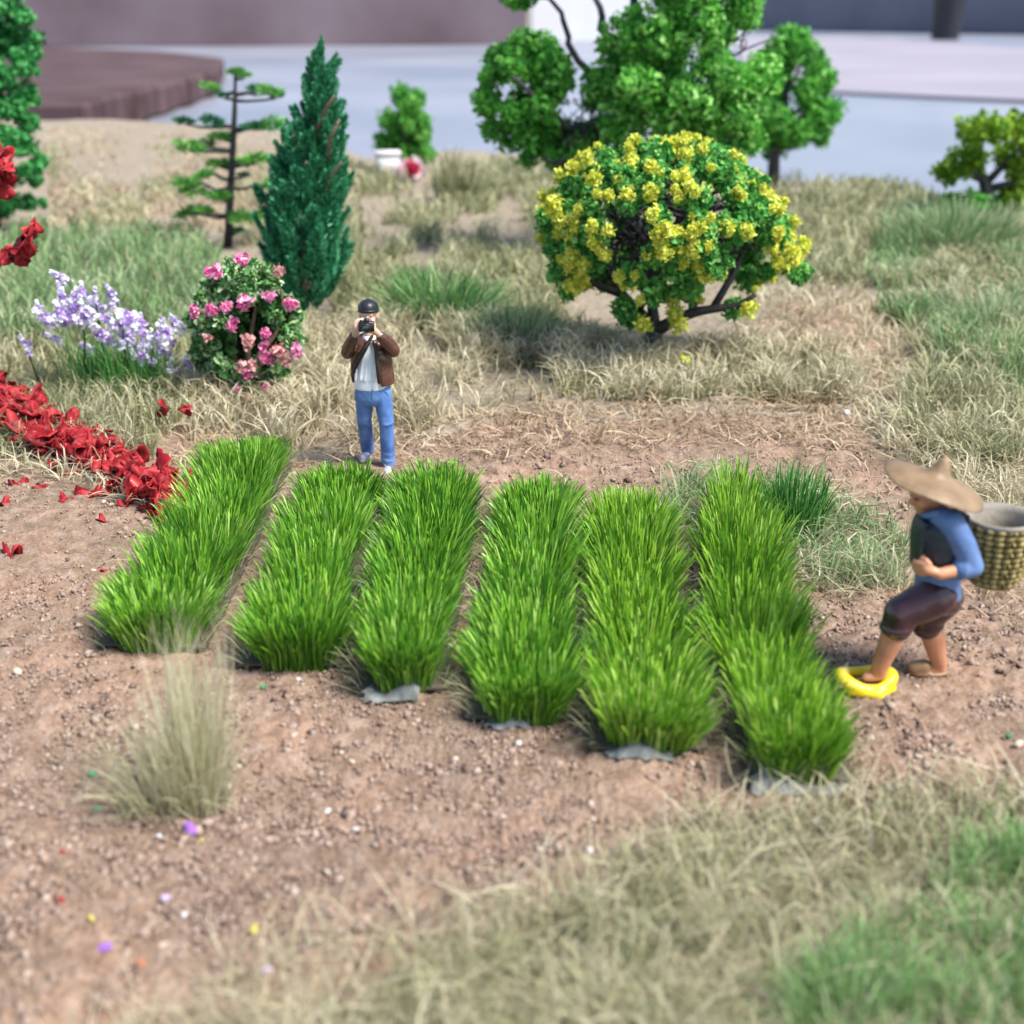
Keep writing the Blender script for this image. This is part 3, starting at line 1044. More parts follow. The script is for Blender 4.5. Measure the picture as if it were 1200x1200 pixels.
while len(shell) < 330:
    a = R.random() * 2 * np.pi
    z = 2 * R.random() - 1
    s = math.sqrt(1 - z * z)
    lob = 1 + .07 * math.sin(3 * a + 2.5 * z) + .05 * math.sin(7 * a + 5 * z)
    cx, cy = 784 + 129 * lob * s * math.cos(a), 264 + (92 if z < 0 else 84) * lob * z + 14 * abs(s * math.cos(a)) ** 2
    front = math.sin(a) < .35
    if front and any((cx - gx) ** 2 + (cy - gy) ** 2 < gr ** 2 for gx, gy, gr in gaps):
        continue
    if cy > 332 + 16 * math.sin(cx * .05) + .10 * abs(cx - 786):
        continue
    shell.append(at_y(cx, cy, Y0 + 1.35 * s * math.sin(a)))
clumps(ft, B, fg_, [(p, .175 * (.75 + .5 * R.random())) for p in shell[:190]])
clumps(ft, B, fy, [(p + (p - at_y(786, 272, Y0)) * .10 + R.normal(size=3) * .05, .085 * (.7 + .7 * R.random())) for p in shell[60:]], 'blossom_cluster')
for i, (x, y) in enumerate([(795, 380), (790, 365), (680, 325), (672, 335), (878, 362), (755, 380), (735, 330), (930, 300), (648, 240), (690, 240), (745, 205), (880, 235), (785, 175), (805, 185)]):
    link('blossom_cluster', fy[i % 4], ft, at_y(x, y, Y0 - .5) - B, tuple(R.random(3) * 6), .14)
for i, (x, y) in enumerate([(648, 290), (652, 318), (668, 338), (735, 372), (730, 360), (860, 362), (935, 320), (640, 260)]):
    link('leaf_cluster', fg_[i % 4], ft, at_y(x, y, Y0 - .2) - B, tuple(R.random(3) * 6), .18)

# round tree at right
B = gp(906, 218)
Y0 = B[1]
t = thing('round_tree', B, 'round headed green tree on a thin dark trunk, right of the biggest tree', 'tree')
tube_obj('trunk', t, np.array([at_y(906, 222, Y0), at_y(907, 190, Y0), at_y(912, 150, Y0), at_y(925, 90, Y0)]) - B, [.17, .14, .12, .05], M_bark)
for x, y in [(890, 110), (960, 100), (945, 60)]:
    tube_obj('branch', t, jitter_path(at_y(910, 165, Y0), at_y(x, y, Y0), 5, .05) - B, np.linspace(.08, .03, 5), M_bark)
clumps(t, B, fm, [(p, .52) for p in px_ellipse(26, 925, 110, 52, 66, Y0, 1.0, .35)])
clumps(t, B, fm, [(at_y(x, y, Y0), .4) for x, y in [(920, 45), (935, 45), (905, 160), (895, 150), (965, 95), (975, 130), (960, 160), (880, 140)]])

# far small tree
B = gp(473, 200)
Y0 = B[1]
t = thing('small_tree', B, 'small bright green bushy tree, blurred, far behind the dark conifer', 'tree')
tube_obj('trunk', t, np.array([at_y(473, 204, Y0), at_y(474, 150, Y0), at_y(474, 110, Y0)]) - B, [.12, .1, .04], M_bark)
clumps(t, B, fm, [(at_y(x, y, Y0 + R.normal() * .3), r) for x, y, r in [(470, 112, .38), (488, 115, .38), (478, 130, .5), (455, 140, .42), (495, 145, .42), (470, 155, .5), (492, 165, .45), (452, 168, .4), (475, 180, .42), (502, 182, .32), (455, 182, .36)]])
clumps(t, B, fb, [(at_y(x, y, Y0 - .5 + R.normal() * .2), r) for x, y, r in [(485, 122, .3), (490, 140, .33), (497, 160, .3), (500, 178, .26), (478, 148, .28)]])

# small tree at the right edge
B = gp(1158, 262)
Y0 = B[1]
t = thing('spreading_tree', B, 'low lime green tree with flat leaf pads, cut by the right edge', 'tree')
for L in [[(1158, 262), (1156, 225), (1150, 200), (1150, 170)], [(1155, 215), (1175, 195), (1190, 180)], [(1153, 210), (1125, 200), (1108, 196)], [(1156, 222), (1185, 215), (1205, 212)]]:
    pts = np.array([at_y(x, y, Y0) for x, y in L]) - B
    tube_obj('trunk' if len(L) == 4 else 'branch', t, pts, np.linspace(.17 if len(L) == 4 else .09, .04, len(L)), M_bark)
fl = [foam('leaf_cluster', 320, 1.0, .14, M_leaf['lime'], .3, .7) for _ in range(3)]
clumps(t, B, fl, [(at_y(x, y, Y0 + R.normal() * .4), r) for x, y, r in [(1140, 155, .42), (1165, 150, .42), (1190, 152, .4), (1125, 190, .42), (1105, 200, .3), (1142, 185, .35), (1178, 185, .45), (1200, 190, .5), (1195, 220, .45), (1182, 228, .35), (1215, 160, .5), (1225, 205, .5)]])
clumps(t, B, fm, [(at_y(x, y, Y0 + R.normal() * .3), r) for x, y, r in [(1120, 238, .36), (1140, 240, .38), (1112, 205, .26), (1165, 245, .36)]])


# conifers: fronds
def frond_mesh(L, W, n, size, mat, curve=.25):
    """pointed spray of needles along a curved spine (x = length, z up)"""
    t = R.random(n) ** .8
    s = R.random(n) * 2 - 1
    w = W * (1 - t) ** .55 * np.clip(t * 5, .25, 1)
    P = np.stack([t * L, s * w, curve * L * t ** 2 + R.normal(size=n) * .22 * w], 1)
    d = np.stack([np.full(n, 1.0), s * .9 + R.normal(size=n) * .25, .2 + R.normal(size=n) * .35], 1)
    d /= np.linalg.norm(d, axis=1, keepdims=True)
    b = np.cross(d, R.normal(size=(n, 3)))
    b /= np.linalg.norm(b, axis=1, keepdims=True)
    l = (size * (.7 + .6 * R.random(n)))[:, None]
    V = np.stack([P - b * l * .22, P + d * l * .55 + np.cross(d, b) * l * .12 - b * l * .05, P + d * l * 1.1, P + b * l * .22], 1).reshape(-1, 3)
    F = np.arange(n)[:, None] * 4 + np.array([[0, 1, 2, 3]])
    return mesh('frond', V, F, mat, rnd=np.repeat(R.random(n), 4))


M_blue_green = leaf_mat('conifer_blue_green', [(.010, .10, .045), (.028, .23, .10), (.06, .36, .16), (.18, .52, .30)], .5, .2)
fr = [frond_mesh(.62, .17, 420, .085, M_blue_green) for _ in range(4)]
B = gp(352, 376)
Y0 = B[1]
t = thing('conifer', B, 'dense dark blue green conifer with upswept fronds, above the pink flowers', 'tree')
ax = np.array([at_y(350, 380, Y0), at_y(356, 300, Y0), at_y(364, 200, Y0), at_y(374, 72, Y0)])
tube_obj('trunk', t, ax - B, [.09, .08, .06, .02], M_brown_bark)
for a_, b_ in [((372, 205), (398, 140)), ((368, 160), (392, 112)), ((366, 250), (400, 190))]:
    tube_obj('branch', t, jitter_path(at_y(*a_, Y0 - .2), at_y(*b_, Y0 - .55), 4, .03) - B, [.03, .03, .025, .015], M_brown_bark)
prof_y = [66, 100, 150, 200, 250, 290, 340, 368]
prof_l = [374, 364, 346, 326, 306, 300, 318, 345]
prof_r = [378, 392, 403, 409, 412, 413, 409, 370]
for i in range(175):
    y = 80 + 290 * (i + R.random()) / 175
    l, r_ = np.interp(y, prof_y, prof_l), np.interp(y, prof_y, prof_r)
    cx = (l + r_) / 2
    hw = (r_ - l) / 2 * 16.9 / FP
    a = i * 2.39996 + R.normal() * .3
    c = at_y(cx, y, Y0)
    rad = max(.02, hw - .12 - .14 * min(1, hw / .6)) * (.6 + .4 * R.random())
    p = c + np.array([math.cos(a) * rad, math.sin(a) * rad * 1.0, -.06])
    # tilt: outward and up
    sc_ = .34 + .50 * min(1, hw / .6) + .07 * R.normal()
    link('frond', fr[i % 4], t, p - B, (R.normal() * .5, -.62 - .5 * R.random(), a), sc_)
for i in range(14):
    c = at_y(np.interp(i, [0, 13], [376, 368]), 72 + i * 5, Y0)
    link('frond', fr[i % 4], t, c - B, (R.normal() * .4, -1.15 - .2 * R.random(), i * 2.4), .45)

# thin pine
B = gp(268, 291)
Y0 = B[1]
t = thing('thin_pine', B, 'sparse pine with a bare black trunk and tiers of small green pads', 'tree')
tr = [(267, 294), (269, 250), (272, 190), (275, 130), (276, 82)]
tube_obj('trunk', t, np.array([at_y(x, y, Y0) for x, y in tr]) - B, [.085, .07, .06, .045, .02], M_bark)


def trunk_at(y):
    return np.interp(y, [82, 294], [276, 267])


M_pad_l = leaf_mat('pine_pad_light', [(.03, .15, .025), (.07, .28, .04), (.13, .40, .06), (.24, .50, .12)], .55, .25)
M_pad_d = leaf_mat('pine_pad_dark', [(.008, .07, .03), (.015, .13, .05), (.03, .20, .07)], .55, .25)
def needle_pad(n, mat):
    """flat spray of upturned needles, radius about one"""
    P, d = ball_pts(n, .1)
    P[:, 2] *= .32
    d = d * np.array([1, 1, .2]) + np.array([0, 0, .35]) + R.normal(size=(n, 3)) * .35
    d /= np.linalg.norm(d, axis=1, keepdims=True)
    b = np.cross(d, R.normal(size=(n, 3)))
    b /= np.linalg.norm(b, axis=1, keepdims=True)
    l = .38 * (.6 + .7 * R.random(n))[:, None]
    V = np.stack([P - b * l * .16, P + d * l, P + b * l * .16], 1).reshape(-1, 3)
    return mesh('foliage_pad', V, np.arange(n * 3).reshape(-1, 3), mat, rnd=np.repeat(R.random(n), 3))


pads = [needle_pad(300, M_pad_l) for _ in range(3)]
padd = [needle_pad(300, M_pad_d) for _ in range(2)]
for i, (x, y, r, d) in enumerate([(276, 84, 12, 0), (286, 88, 10, 0), (247, 102, 13, 0), (262, 112, 9, 1), (300, 104, 12, 1), (316, 106, 16, 0), (324, 112, 10, 1), (216, 142, 14, 1), (248, 142, 15, 1),
                                  (296, 148, 15, 1), (318, 146, 20, 0), (222, 172, 19, 0), (240, 170, 14, 1), (260, 160, 17, 0), (302, 186, 20, 0), (286, 190, 14, 0), (258, 192, 17, 0), (218, 214, 17, 0),
                                  (238, 205, 14, 0), (285, 205, 9, 1), (224, 222, 16, 0), (258, 230, 16, 0), (245, 228, 12, 0), (222, 248, 19, 0), (240, 246, 12, 0), (284, 254, 17, 0), (308, 252, 18, 0), (315, 215, 14, 0), (278, 270, 11, 1)]):
    p = at_y(x, y, Y0 + .35 * R.normal())
    ty = y + 6
    tube_obj('branch', t, jitter_path(at_y(trunk_at(ty), ty, Y0), p - np.array([0, 0, .05]), 4, .04) - B, [.035, .03, .025, .012], M_bark, 6)
    link('foliage_pad', (padd if d else pads)[i % (2 if d else 3)], t, p - B, (R.normal() * .2, R.normal() * .2, R.random() * 6), r * 22 / FP)

# left conifer
B = gp(-8, 268)
Y0 = B[1]
t = thing('tall_conifer', B, 'tall bright green conifer cut off by the left edge', 'tree')
tube_obj('trunk', t, np.array([at_y(-8, 272, Y0), at_y(-9, 100, Y0), at_y(-10, -120, Y0)]) - B, [.16, .12, .05], M_bark)
M_left = leaf_mat('conifer_green', [(.01, .11, .03), (.025, .22, .05), (.06, .34, .08), (.14, .46, .15)], .5, .25)
fl2 = [foam('leaf_cluster', 300, 1.0, .17, M_left, .3, .8) for _ in range(4)]
for x, y, r in [(22, -20, 22), (10, 10, 28), (24, 22, 22), (38, 45, 18), (12, 50, 30), (28, 75, 24), (36, 62, 18), (0, 90, 30), (30, 108, 20), (40, 118, 12), (14, 125, 28), (32, 145, 20), (8, 165, 30), (28, 170, 22), (47, 190, 16), (36, 200, 20), (10, 205, 24), (42, 212, 14), (12, 238, 20), (34, 238, 16), (50, 238, 10), (0, 245, 22),
                (-30, 20, 30), (-40, 80, 34), (-45, 140, 36), (-50, 200, 38), (-20, -60, 30), (-15, -110, 22), (-50, 240, 30), (-15, 30, 26), (-18, 120, 30), (-20, 190, 30)]:
    link('leaf_cluster', fl2[R.integers(4)], t, at_y(x, y, Y0 + R.normal() * .35) - B, (R.normal() * .5, R.normal() * .5, R.random() * 6), r * 20.5 / FP)

# ------------------------------------------------------------------ flowers and shrubs
# pink flower bush
B = gp(290, 466)
Y0 = B[1]
t = thing('pink_flower_bush', B, 'leafy bush with bright pink flowers beside the dark conifer', 'flower bush')
k = B[1] / FP * 1.02
for x, y in [(290, 300), (250, 330), (330, 340), (270, 380), (320, 420), (245, 420), (300, 360)]:
    tube_obj('stem', t, jitter_path(at_y(288, 466, Y0), at_y(x, y, Y0 + R.normal() * .2), 6, .05) - B, np.linspace(.05, .015, 6), M_brown_bark, 6)
M_bush = leaf_mat('bush_leaves', [(.02, .09, .018), (.05, .20, .04), (.13, .33, .09), (.30, .46, .20), (.50, .56, .36)], .45, .2)
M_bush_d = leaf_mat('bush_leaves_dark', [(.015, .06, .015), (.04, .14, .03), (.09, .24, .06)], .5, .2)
fbu = [foam('leaf_cluster', 110, 1.0, .30, M_bush, .2) for _ in range(4)]
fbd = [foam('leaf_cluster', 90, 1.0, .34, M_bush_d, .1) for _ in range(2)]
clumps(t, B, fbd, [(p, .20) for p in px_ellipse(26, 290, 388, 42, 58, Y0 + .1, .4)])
sh = []
while len(sh) < 90:
    a, z = R.random() * 6.283, R.random() * 2 - 1
    s = math.sqrt(1 - z * z)
    cx, cy = 287 + 60 * s * math.cos(a), 388 + 78 * z
    if math.sin(a) < .2 and (295 < cx < 322 and 340 < cy < 410):
        continue
    sh.append(at_y(cx, cy, Y0 + .62 * s * math.sin(a)))
clumps(t, B, fbu, [(p, .115) for p in sh])
M_pink_p = leaf_mat('pink_petals', [(.62, .08, .26), (.78, .17, .42), (.86, .34, .56), (.84, .58, .66)], .5, .3)
M_pinkpale = leaf_mat('pale_pink_petals', [(.55, .22, .22), (.70, .38, .36), (.75, .52, .48)], .5, .3)
fp = [foam('blossom', 60, 1.0, .36, M_pink_p, .3) for _ in range(3)]
fpp = [foam('blossom', 50, 1.0, .36, M_pinkpale, .3) for _ in range(2)]
for i, (x, y, r, pale) in enumerate([(250, 318, 10, 0), (284, 304, 9, 0), (287, 354, 11, 0), (272, 380, 9, 0), (341, 357, 9, 0), (314, 348, 8, 0), (228, 365, 8, 0), (248, 364, 9, 0), (265, 361, 7, 0), (291, 400, 9, 1), (311, 391, 7, 0), (347, 409, 9, 0), (312, 419, 9, 0),
                                     (326, 411, 10, 1), (309, 405, 7, 0), (284, 430, 9, 1), (290, 437, 8, 0), (327, 318, 8, 1), (335, 422, 8, 1), (312, 453, 6, 0), (279, 456, 5, 0), (243, 395, 6, 1), (290, 466, 6, 1), (296, 428, 8, 1)]):
    link('blossom', (fpp if pale else fp)[i % (2 if pale else 3)], t, at_y(x, y, Y0 - .58 - .05 * R.random()) - B, tuple(R.random(3) * 6), r * k * 1.1)

# lilac flower plant
B = gp(150, 462)
Y0 = B[1]
t = thing('lilac_flowers', B, 'clump of lilac and white flower spikes on green stems left of the pink bush', 'flowers')
n = 700
tt = R.random(n)
bx = np.interp(tt, [0, 1], [90, 205])
base = np.array([gp(x + R.normal() * 8, 458 + R.normal() * 8 + (x - 90) * .04) for x in bx])
h = .30 + .45 * R.random(n)
V, F, r = blades(base - B, h, np.stack([-.08 + R.normal(size=n) * .16, -.05 + R.normal(size=n) * .1], 1), .013, 4, .05)
link('stems', mesh('stems', V, F, M_dark_green, rnd=r), t)['kind'] = 'stuff'
M_lilac = leaf_mat('lilac_petals', [(.36, .20, .58), (.52, .33, .72), (.66, .55, .82), (.82, .80, .90), (.88, .88, .92)], .5, .3)


def spike_mesh(n):
    z = R.random(n)
    a = R.random(n) * 6.283
    w = .06 * (1 - z * .6)
    P = np.stack([np.cos(a) * w, np.sin(a) * w, z * .30], 1)
    # patches of violet and white along the spike
    rr = np.clip(.5 + .45 * np.sin(z * 9 + R.random() * 6) + R.normal(size=n) * .28 + .12, 0, 1)
    V, F, r = flakes(P, .028 * (.7 + .6 * R.random(n)), rnd=rr, normal=np.stack([np.cos(a), np.sin(a), np.full(n, .4)], 1), spread=.5, aspect=.8)
    return mesh('flower_spike', V, F, M_lilac, rnd=r)


spk = [spike_mesh(60) for _ in range(5)]
for i in range(46):
    u = R.random()
    x = 62 + 158 * u
    y = np.interp(x, [40, 70, 100, 130, 150, 180, 205, 225], [368, 368, 372, 385, 395, 405, 418, 435]) + R.normal() * 16
    link('flower_spike', spk[i % 5], t, at_y(x, y, Y0 - .15 + R.normal() * .16) - B, (R.normal() * .5, -.65 + R.normal() * .6, 0), .65 + .4 * R.random())
for i, (x, y) in enumerate([(45, 362), (52, 368), (135, 340), (132, 352), (138, 348), (97, 340), (112, 345), (33, 400), (34, 408), (210, 440), (222, 425), (205, 432)]):
    link('flower_spike', spk[i % 5], t, at_y(x, y + 8, Y0 - .15) - B, (R.normal() * .3, -.1 + R.normal() * .3, 0), .55)
    if i in (2, 5, 6, 7):
        tube_obj('stem', t, jitter_path(at_y(x + 14, 450, Y0 - .15), at_y(x, y + 10, Y0 - .15), 5, .03) - B, np.linspace(.012, .007, 5), M_leaf['dark'], 5)

# red leaves
M_red = leaf_mat('red_leaves', [(.11, .004, .007), (.22, .008, .012), (.34, .014, .02), (.50, .06, .065)], .55, .15, spec=.3)


def red_leaf(seed):
    """A crumpled lobed leaf, about one unit long, with thickness"""
    rg = np.random.default_rng(seed)
    nr, na = 4, 15
    lob = .62 + .38 * np.abs(np.sin(np.linspace(0, np.pi * 2.5, na) + rg.random())) + .1 * rg.normal(size=na)
    V = [[0, 0, .06]]
    for i in range(1, nr):
        for j in range(na):
            a = 2 * np.pi * j / na
            q = i / (nr - 1)
            rr = q * (.3 + .7 * lob[j] * q ** .5) * .55
            V.append([rr * math.cos(a) * 1.25, rr * math.sin(a) * .8, .22 * q * math.sin(a * 2 + rg.random() * .6 + seed) + .16 * q * q * math.cos(a * 3 + seed) + rg.normal() * .085])
    V = np.array(V)
    V2 = V - np.array([0, 0, .05])
    N = len(V)
    T = [[0, 1 + j, 1 + (j + 1) % na] for j in range(na)]
    Q = [[1 + (i - 1) * na + j, 1 + i * na + j, 1 + i * na + (j + 1) % na, 1 + (i - 1) * na + (j + 1) % na] for i in range(1, nr - 1) for j in range(na)]
    o0 = 1 + (nr - 2) * na
    S = [[o0 + j, o0 + j + N, o0 + (j + 1) % na + N, o0 + (j + 1) % na] for j in range(na)]
    T, Q = np.array(T), np.array(Q)
    rv = np.clip(.45 + .3 * rg.normal(size=2 * N) + .5 * (rg.random() - .5), 0, 1)
    return mesh('leaf', np.vstack([V, V2]), [T, T[:, ::-1] + N, Q, Q[:, ::-1] + N, np.array(S)], M_red, rnd=rv)


rl = [red_leaf(s) for s in range(8)]
B = gp(110, 560)
t = thing('red_leaf_heap', B, 'long heap of crumpled red leaves lying over the grass at left', 'leaf heap')
spine = np.array([(-40, 470), (10, 498), (50, 520), (85, 538), (125, 548), (160, 566), (190, 585), (205, 600)], float)
for i in range(290):
    u = R.random() * (len(spine) - 1)
    j = int(u)
    c = spine[j] * (1 - u + j) + spine[j + 1] * (u - j)
    wx = np.interp(c[0], [0, 80, 130, 160, 205], [1.0, 1.0, .6, .8, .55])
    p = gp(c[0] + R.normal() * 13 * wx, c[1] + R.normal() * 11 * wx)
    hgt = np.interp(c[0], [0, 60, 100, 135, 165, 205], [.30, .24, .24, .08, .16, .04])
    p[2] += .02 + hgt * R.random()
    link('leaf', rl[i % 8], t, p - B, (R.normal() * .7, R.normal() * .7, R.random() * 6.28), .15 + .13 * R.random() ** 1.3)
loose = [(15, 652, 30, 'large red leaf scrap alone on the bare soil at the left edge'), (110, 577, 34, 'wide red leaf below the middle of the red heap'), (77, 586, 17, 'red leaf bit left of the wide red leaf'),
         (150, 592, 22, 'red leaf bit beside the pale pebbles at the end of the heap'), (117, 613, 14, 'small dark red scrap on soil below the heap'), (193, 508, 26, 'red leaf standing upright in the straw above the first crop row'),
         (222, 510, 16, 'small red leaf caught in straw next to the upright red leaf'), (22, 568, 18, 'red leaf bit on the soil under the left part of the heap'), (3, 592, 16, 'red leaf bit cut by the left edge below the heap'),
         (48, 572, 14, 'tiny red bit between two red scraps below the heap'), (120, 671, 12, 'brown red crumb beside the left crop row'), (75, 1003, 9, 'upper of two tiny red flecks on the blurred soil at lower left'), (70, 1058, 11, 'lower of two tiny red flecks on the blurred soil at lower left')]
for i, (x, y, s, lb) in enumerate(loose):
    p = gp(x, y)
    d = np.linalg.norm(p - np.array([0, 0, H]))
    up = (x, y) in ((193, 508), (222, 510))
    p[2] += .26 if up else .015
    o = link('red_leaf', rl[i % 8], None, p, (R.normal() * .2 + (1.3 if up else 0), R.normal() * .2, R.random() * 6), s * d / FP * .95)
    tag(o, lb, 'leaf', 'loose red leaf scraps')
# red leaved shrub leaning in from the left edge
B = gp(-62, 470)
Y0 = B[1]
t = thing('red_leaf_shrub', B, 'shrub with crimson leaf sprigs reaching in from the left edge', 'shrub')
for L, sp in [([(-62, 470), (-55, 380), (-20, 330), (20, 292)], [(8, 300), (18, 297), (28, 292), (32, 283), (38, 270), (22, 300), (35, 275), (26, 284)]),
              ([(-55, 400), (-50, 300), (-30, 240), (0, 200)], [(-4, 178), (2, 184), (4, 196), (0, 208), (6, 205), (-8, 200), (3, 215), (-15, 190), (-22, 215), (-40, 260)])]:
    pts = np.array([at_y(x, y, Y0 - .2) for x, y in L])
    tube_obj('stem', t, pts - B, np.linspace(.035, .012, len(L)), M_brown_bark, 6)
    for i, (x, y) in enumerate(sp):
        link('leaf', rl[i % 8], t, at_y(x, y, Y0 - .2 + R.normal() * .05) - B, (1.2 + R.normal() * .6, R.normal() * .9, R.random() * 6), .17 + .08 * R.random())
    if L[0][1] == 470:
        link('leaf', rl[3], t, at_y(38, 268, Y0 - .2) - B, (1.4, -1.2, .3), (.22, .08, .2))

# ------------------------------------------------------------------ pebbles and flecks
def pebble_mesh(seed, mat, flat=.7):
    rg = np.random.default_rng(seed)
    bm = bmesh.new()
    bmesh.ops.create_icosphere(bm, subdivisions=2, radius=1)
    ph = rg.random(6) * 6
    for v in bm.verts:
        f = 1 + .16 * math.sin(v.co.x * 3 + ph[0]) + .14 * math.sin(v.co.y * 3 + ph[1]) + .12 * math.sin(v.co.z * 4 + v.co.x * 2 + ph[2]) + rg.normal() * .03
        v.co *= f
        v.co.z *= flat
    me = bpy.data.meshes.new('pebble')
    bm.to_mesh(me)
    bm.free()
    me.materials.append(mat)
    return me


PM = {c: solid_mat('pebble_' + c, v, None, 3, .6, .3, 8) for c, v in dict(white=(.72, .70, .70), cream=(.60, .50, .38), green=(.03, .25, .11), purple=(.30, .12, .50), yellow=(.58, .48, .10), orange=(.42, .16, .08), lilac=(.50, .38, .56), grey=(.42, .42, .36)).items()}
PB = {c: [pebble_mesh(i + 7, m) for i in range(3)] for c, m in PM.items()}
peb = [(264, 921, 10, 'white', 'largest white stone, just right of the wheat coloured tuft'), (607, 867, 6, 'white', 'white stone on the soil in front of the fourth crop row'), (417, 967, 5, 'white', 'white stone on the soil in the middle of the left foreground'),
       (692, 996, 6, 'white', 'white stone near the edge of the foreground grass'), (187, 980, 5, 'white', 'white stone left of the purple fleck'), (384, 946, 5, 'white', 'white stone right of the largest white stone'), (350, 792, 4, 'white', 'tiny white stone at the front of the second crop row'),
       (400, 878, 5, 'cream', 'left cream stone of two on the soil below the third crop row'), (412, 888, 5, 'cream', 'right cream stone of two on the soil below the third crop row'), (22, 789, 7, 'cream', 'cream stone on the soil at the left edge'), (93, 733, 5, 'cream', 'cream stone left of the first crop row'),
       (308, 801, 5, 'green', 'small green fleck in front of the second crop row'), (108, 903, 8, 'green', 'dark green fleck left of the wheat coloured tuft'), (115, 950, 6, 'green', 'green fleck below the left side of the wheat tuft'), (223, 972, 11, 'purple', 'bright purple fleck below the wheat coloured tuft'), (236, 984, 4, 'yellow', 'tiny yellow fleck touching the bright purple fleck'),
       (195, 1056, 8, 'lilac', 'lilac fleck on the blurred soil left of centre'), (123, 1113, 9, 'purple', 'purple fleck at the lower left of the soil'), (298, 1096, 8, 'yellow', 'yellow fleck near the bottom grass'), (215, 1076, 6, 'white', 'white stone below the lilac fleck'), (192, 1111, 7, 'cream', 'cream stone near the bottom left'),
       (165, 1131, 8, 'orange', 'orange red fleck at the bottom left'), (108, 1080, 6, 'yellow', 'pale yellow fleck above the lower purple fleck'), (313, 1143, 8, 'lilac', 'pale lilac fleck at the edge of the bottom grass'), (1020, 994, 7, 'green', 'bright green fleck in the right foreground straw'), (1182, 861, 6, 'green', 'green fleck on soil at the right edge'), (1194, 870, 7, 'cream', 'cream stone touching the green fleck at the right edge'),
       (735, 1128, 9, 'green', 'pale green fleck in the bottom grass'), (122, 590, 5, 'cream', 'left pale pebble under the red leaf heap'), (131, 594, 4, 'cream', 'middle pale pebble under the red leaf heap'), (176, 590, 8, 'grey', 'grey pebble at the end of the red leaf heap'), (168, 596, 5, 'cream', 'pale pebble left of the grey one at the heap end'),
       (110, 672, 4, 'cream', 'cream stone beside the brown red crumb near the first row'), (993, 489, 7, 'white', 'white speck in the curled straw above the hat'), (932, 638, 7, 'cream', 'cream stone in the straw right of the dark green tuft'), (217, 487, 4, 'cream', 'cream bit in the straw left of the pink bush foot')]
for i, (x, y, s, c, lb) in enumerate(peb):
    p = gp(x, y)
    d = np.linalg.norm(p - np.array([0, 0, H]))
    r = s * d / FP * .60
    p[2] += r * .5 + .01
    kind = 'pebble' if c in ('white', 'cream', 'grey') else 'scatter_fleck'
    o = link(kind, PB[c][i % 3], None, p, tuple(R.random(3) * .6) , r * 1.15)
    o.rotation_euler[2] = R.random() * 6
    tag(o, lb, 'stone' if kind == 'pebble' else 'fleck', 'small stones on the soil' if kind == 'pebble' else 'coloured flecks on the soil')
# fallen yellow blossom under the flowering tree
p = gp(800, 443)
o = link('fallen_blossom', fy[1], None, p + np.array([0, 0, .2]), (0, 0, 1), .10)
tag(o, 'fallen yellow green blossom in the straw below the flowering tree', 'blossom')
# white block and red-and-white flower by the far small tree
p = gp(455, 212)
g = Geo()
s = p[1] / FP
g.box((0, 0, 15 * s), (26 * s, 22 * s, 26 * s), (0, 0, .2), .2)
g.box((0, 0, 29 * s), (29 * s, 25 * s, 4 * s), (0, 0, .2), .2)
tag(link('white_box', g.mesh('white_box', PM['white'], smooth=False), loc=p), 'blurred small white box at the foot of the far tree', 'box')
p = gp(481, 214)
t = thing('red_white_flower', p, 'blurred red and white flower beside the white box', 'flower')
M_rw = leaf_mat('white_pink_petals', [(.75, .45, .5), (.8, .65, .68), (.85, .8, .82)], .5, .3)
M_rr = leaf_mat('crimson_petals', [(.5, .01, .05), (.62, .03, .1), (.7, .06, .15)], .5, .3)
link('outer_petals', foam('outer_petals', 90, 1, .3, M_rw, .5), t, (0, 0, 12 * s), (0, 0, 0), 18 * s)
link('inner_petals', foam('inner_petals', 60, 1, .3, M_rr, .2), t, (2 * s, -10 * s, 15 * s), (0, 0, 0), 12 * s)
link('flower_stem', (lambda g_: (g_.tube([(0, 0, 0), (0, 0, 12 * s)], [.05, .04], 6), g_.mesh('flower_stem', M_leaf['mid']))[1])(Geo()), t)

# ------------------------------------------------------------------ people
M_skin = solid_mat('skin_paint', (.58, .27, .15), (.50, .21, .11), 9, .4)
M_skin_light = solid_mat('light_skin_paint', (.66, .42, .31), (.60, .36, .26), 9, .45)
M_leather = solid_mat('brown_leather', (.11, .046, .030), (.065, .026, .018), 10, .24, .35, 16, spec=.7)
M_lining = solid_mat('dark_lining', (.035, .018, .014), (.022, .012, .01), 8, .5)
M_tee = solid_mat('white_cotton', (.88, .88, .90), (.80, .80, .84), 8, .7, .25, 12)
M_jeans = solid_mat('blue_denim', (.045, .12, .34), (.14, .26, .52), 7, .65, .5, 9)
M_capm = solid_mat('black_cap', (.010, .010, .015), (.014, .014, .018), 8, .42, spec=.45)
M_sneak = solid_mat('pale_sneaker', (.45, .48, .55), (.36, .40, .48), 12, .6)
M_cam = solid_mat('camera_black', (.012, .012, .013), (.02, .02, .02), 14, .35)
M_glass = solid_mat('lens_glass', (.01, .01, .02), (.015, .01, .03), 5, .05, spec=.9, coat=1)


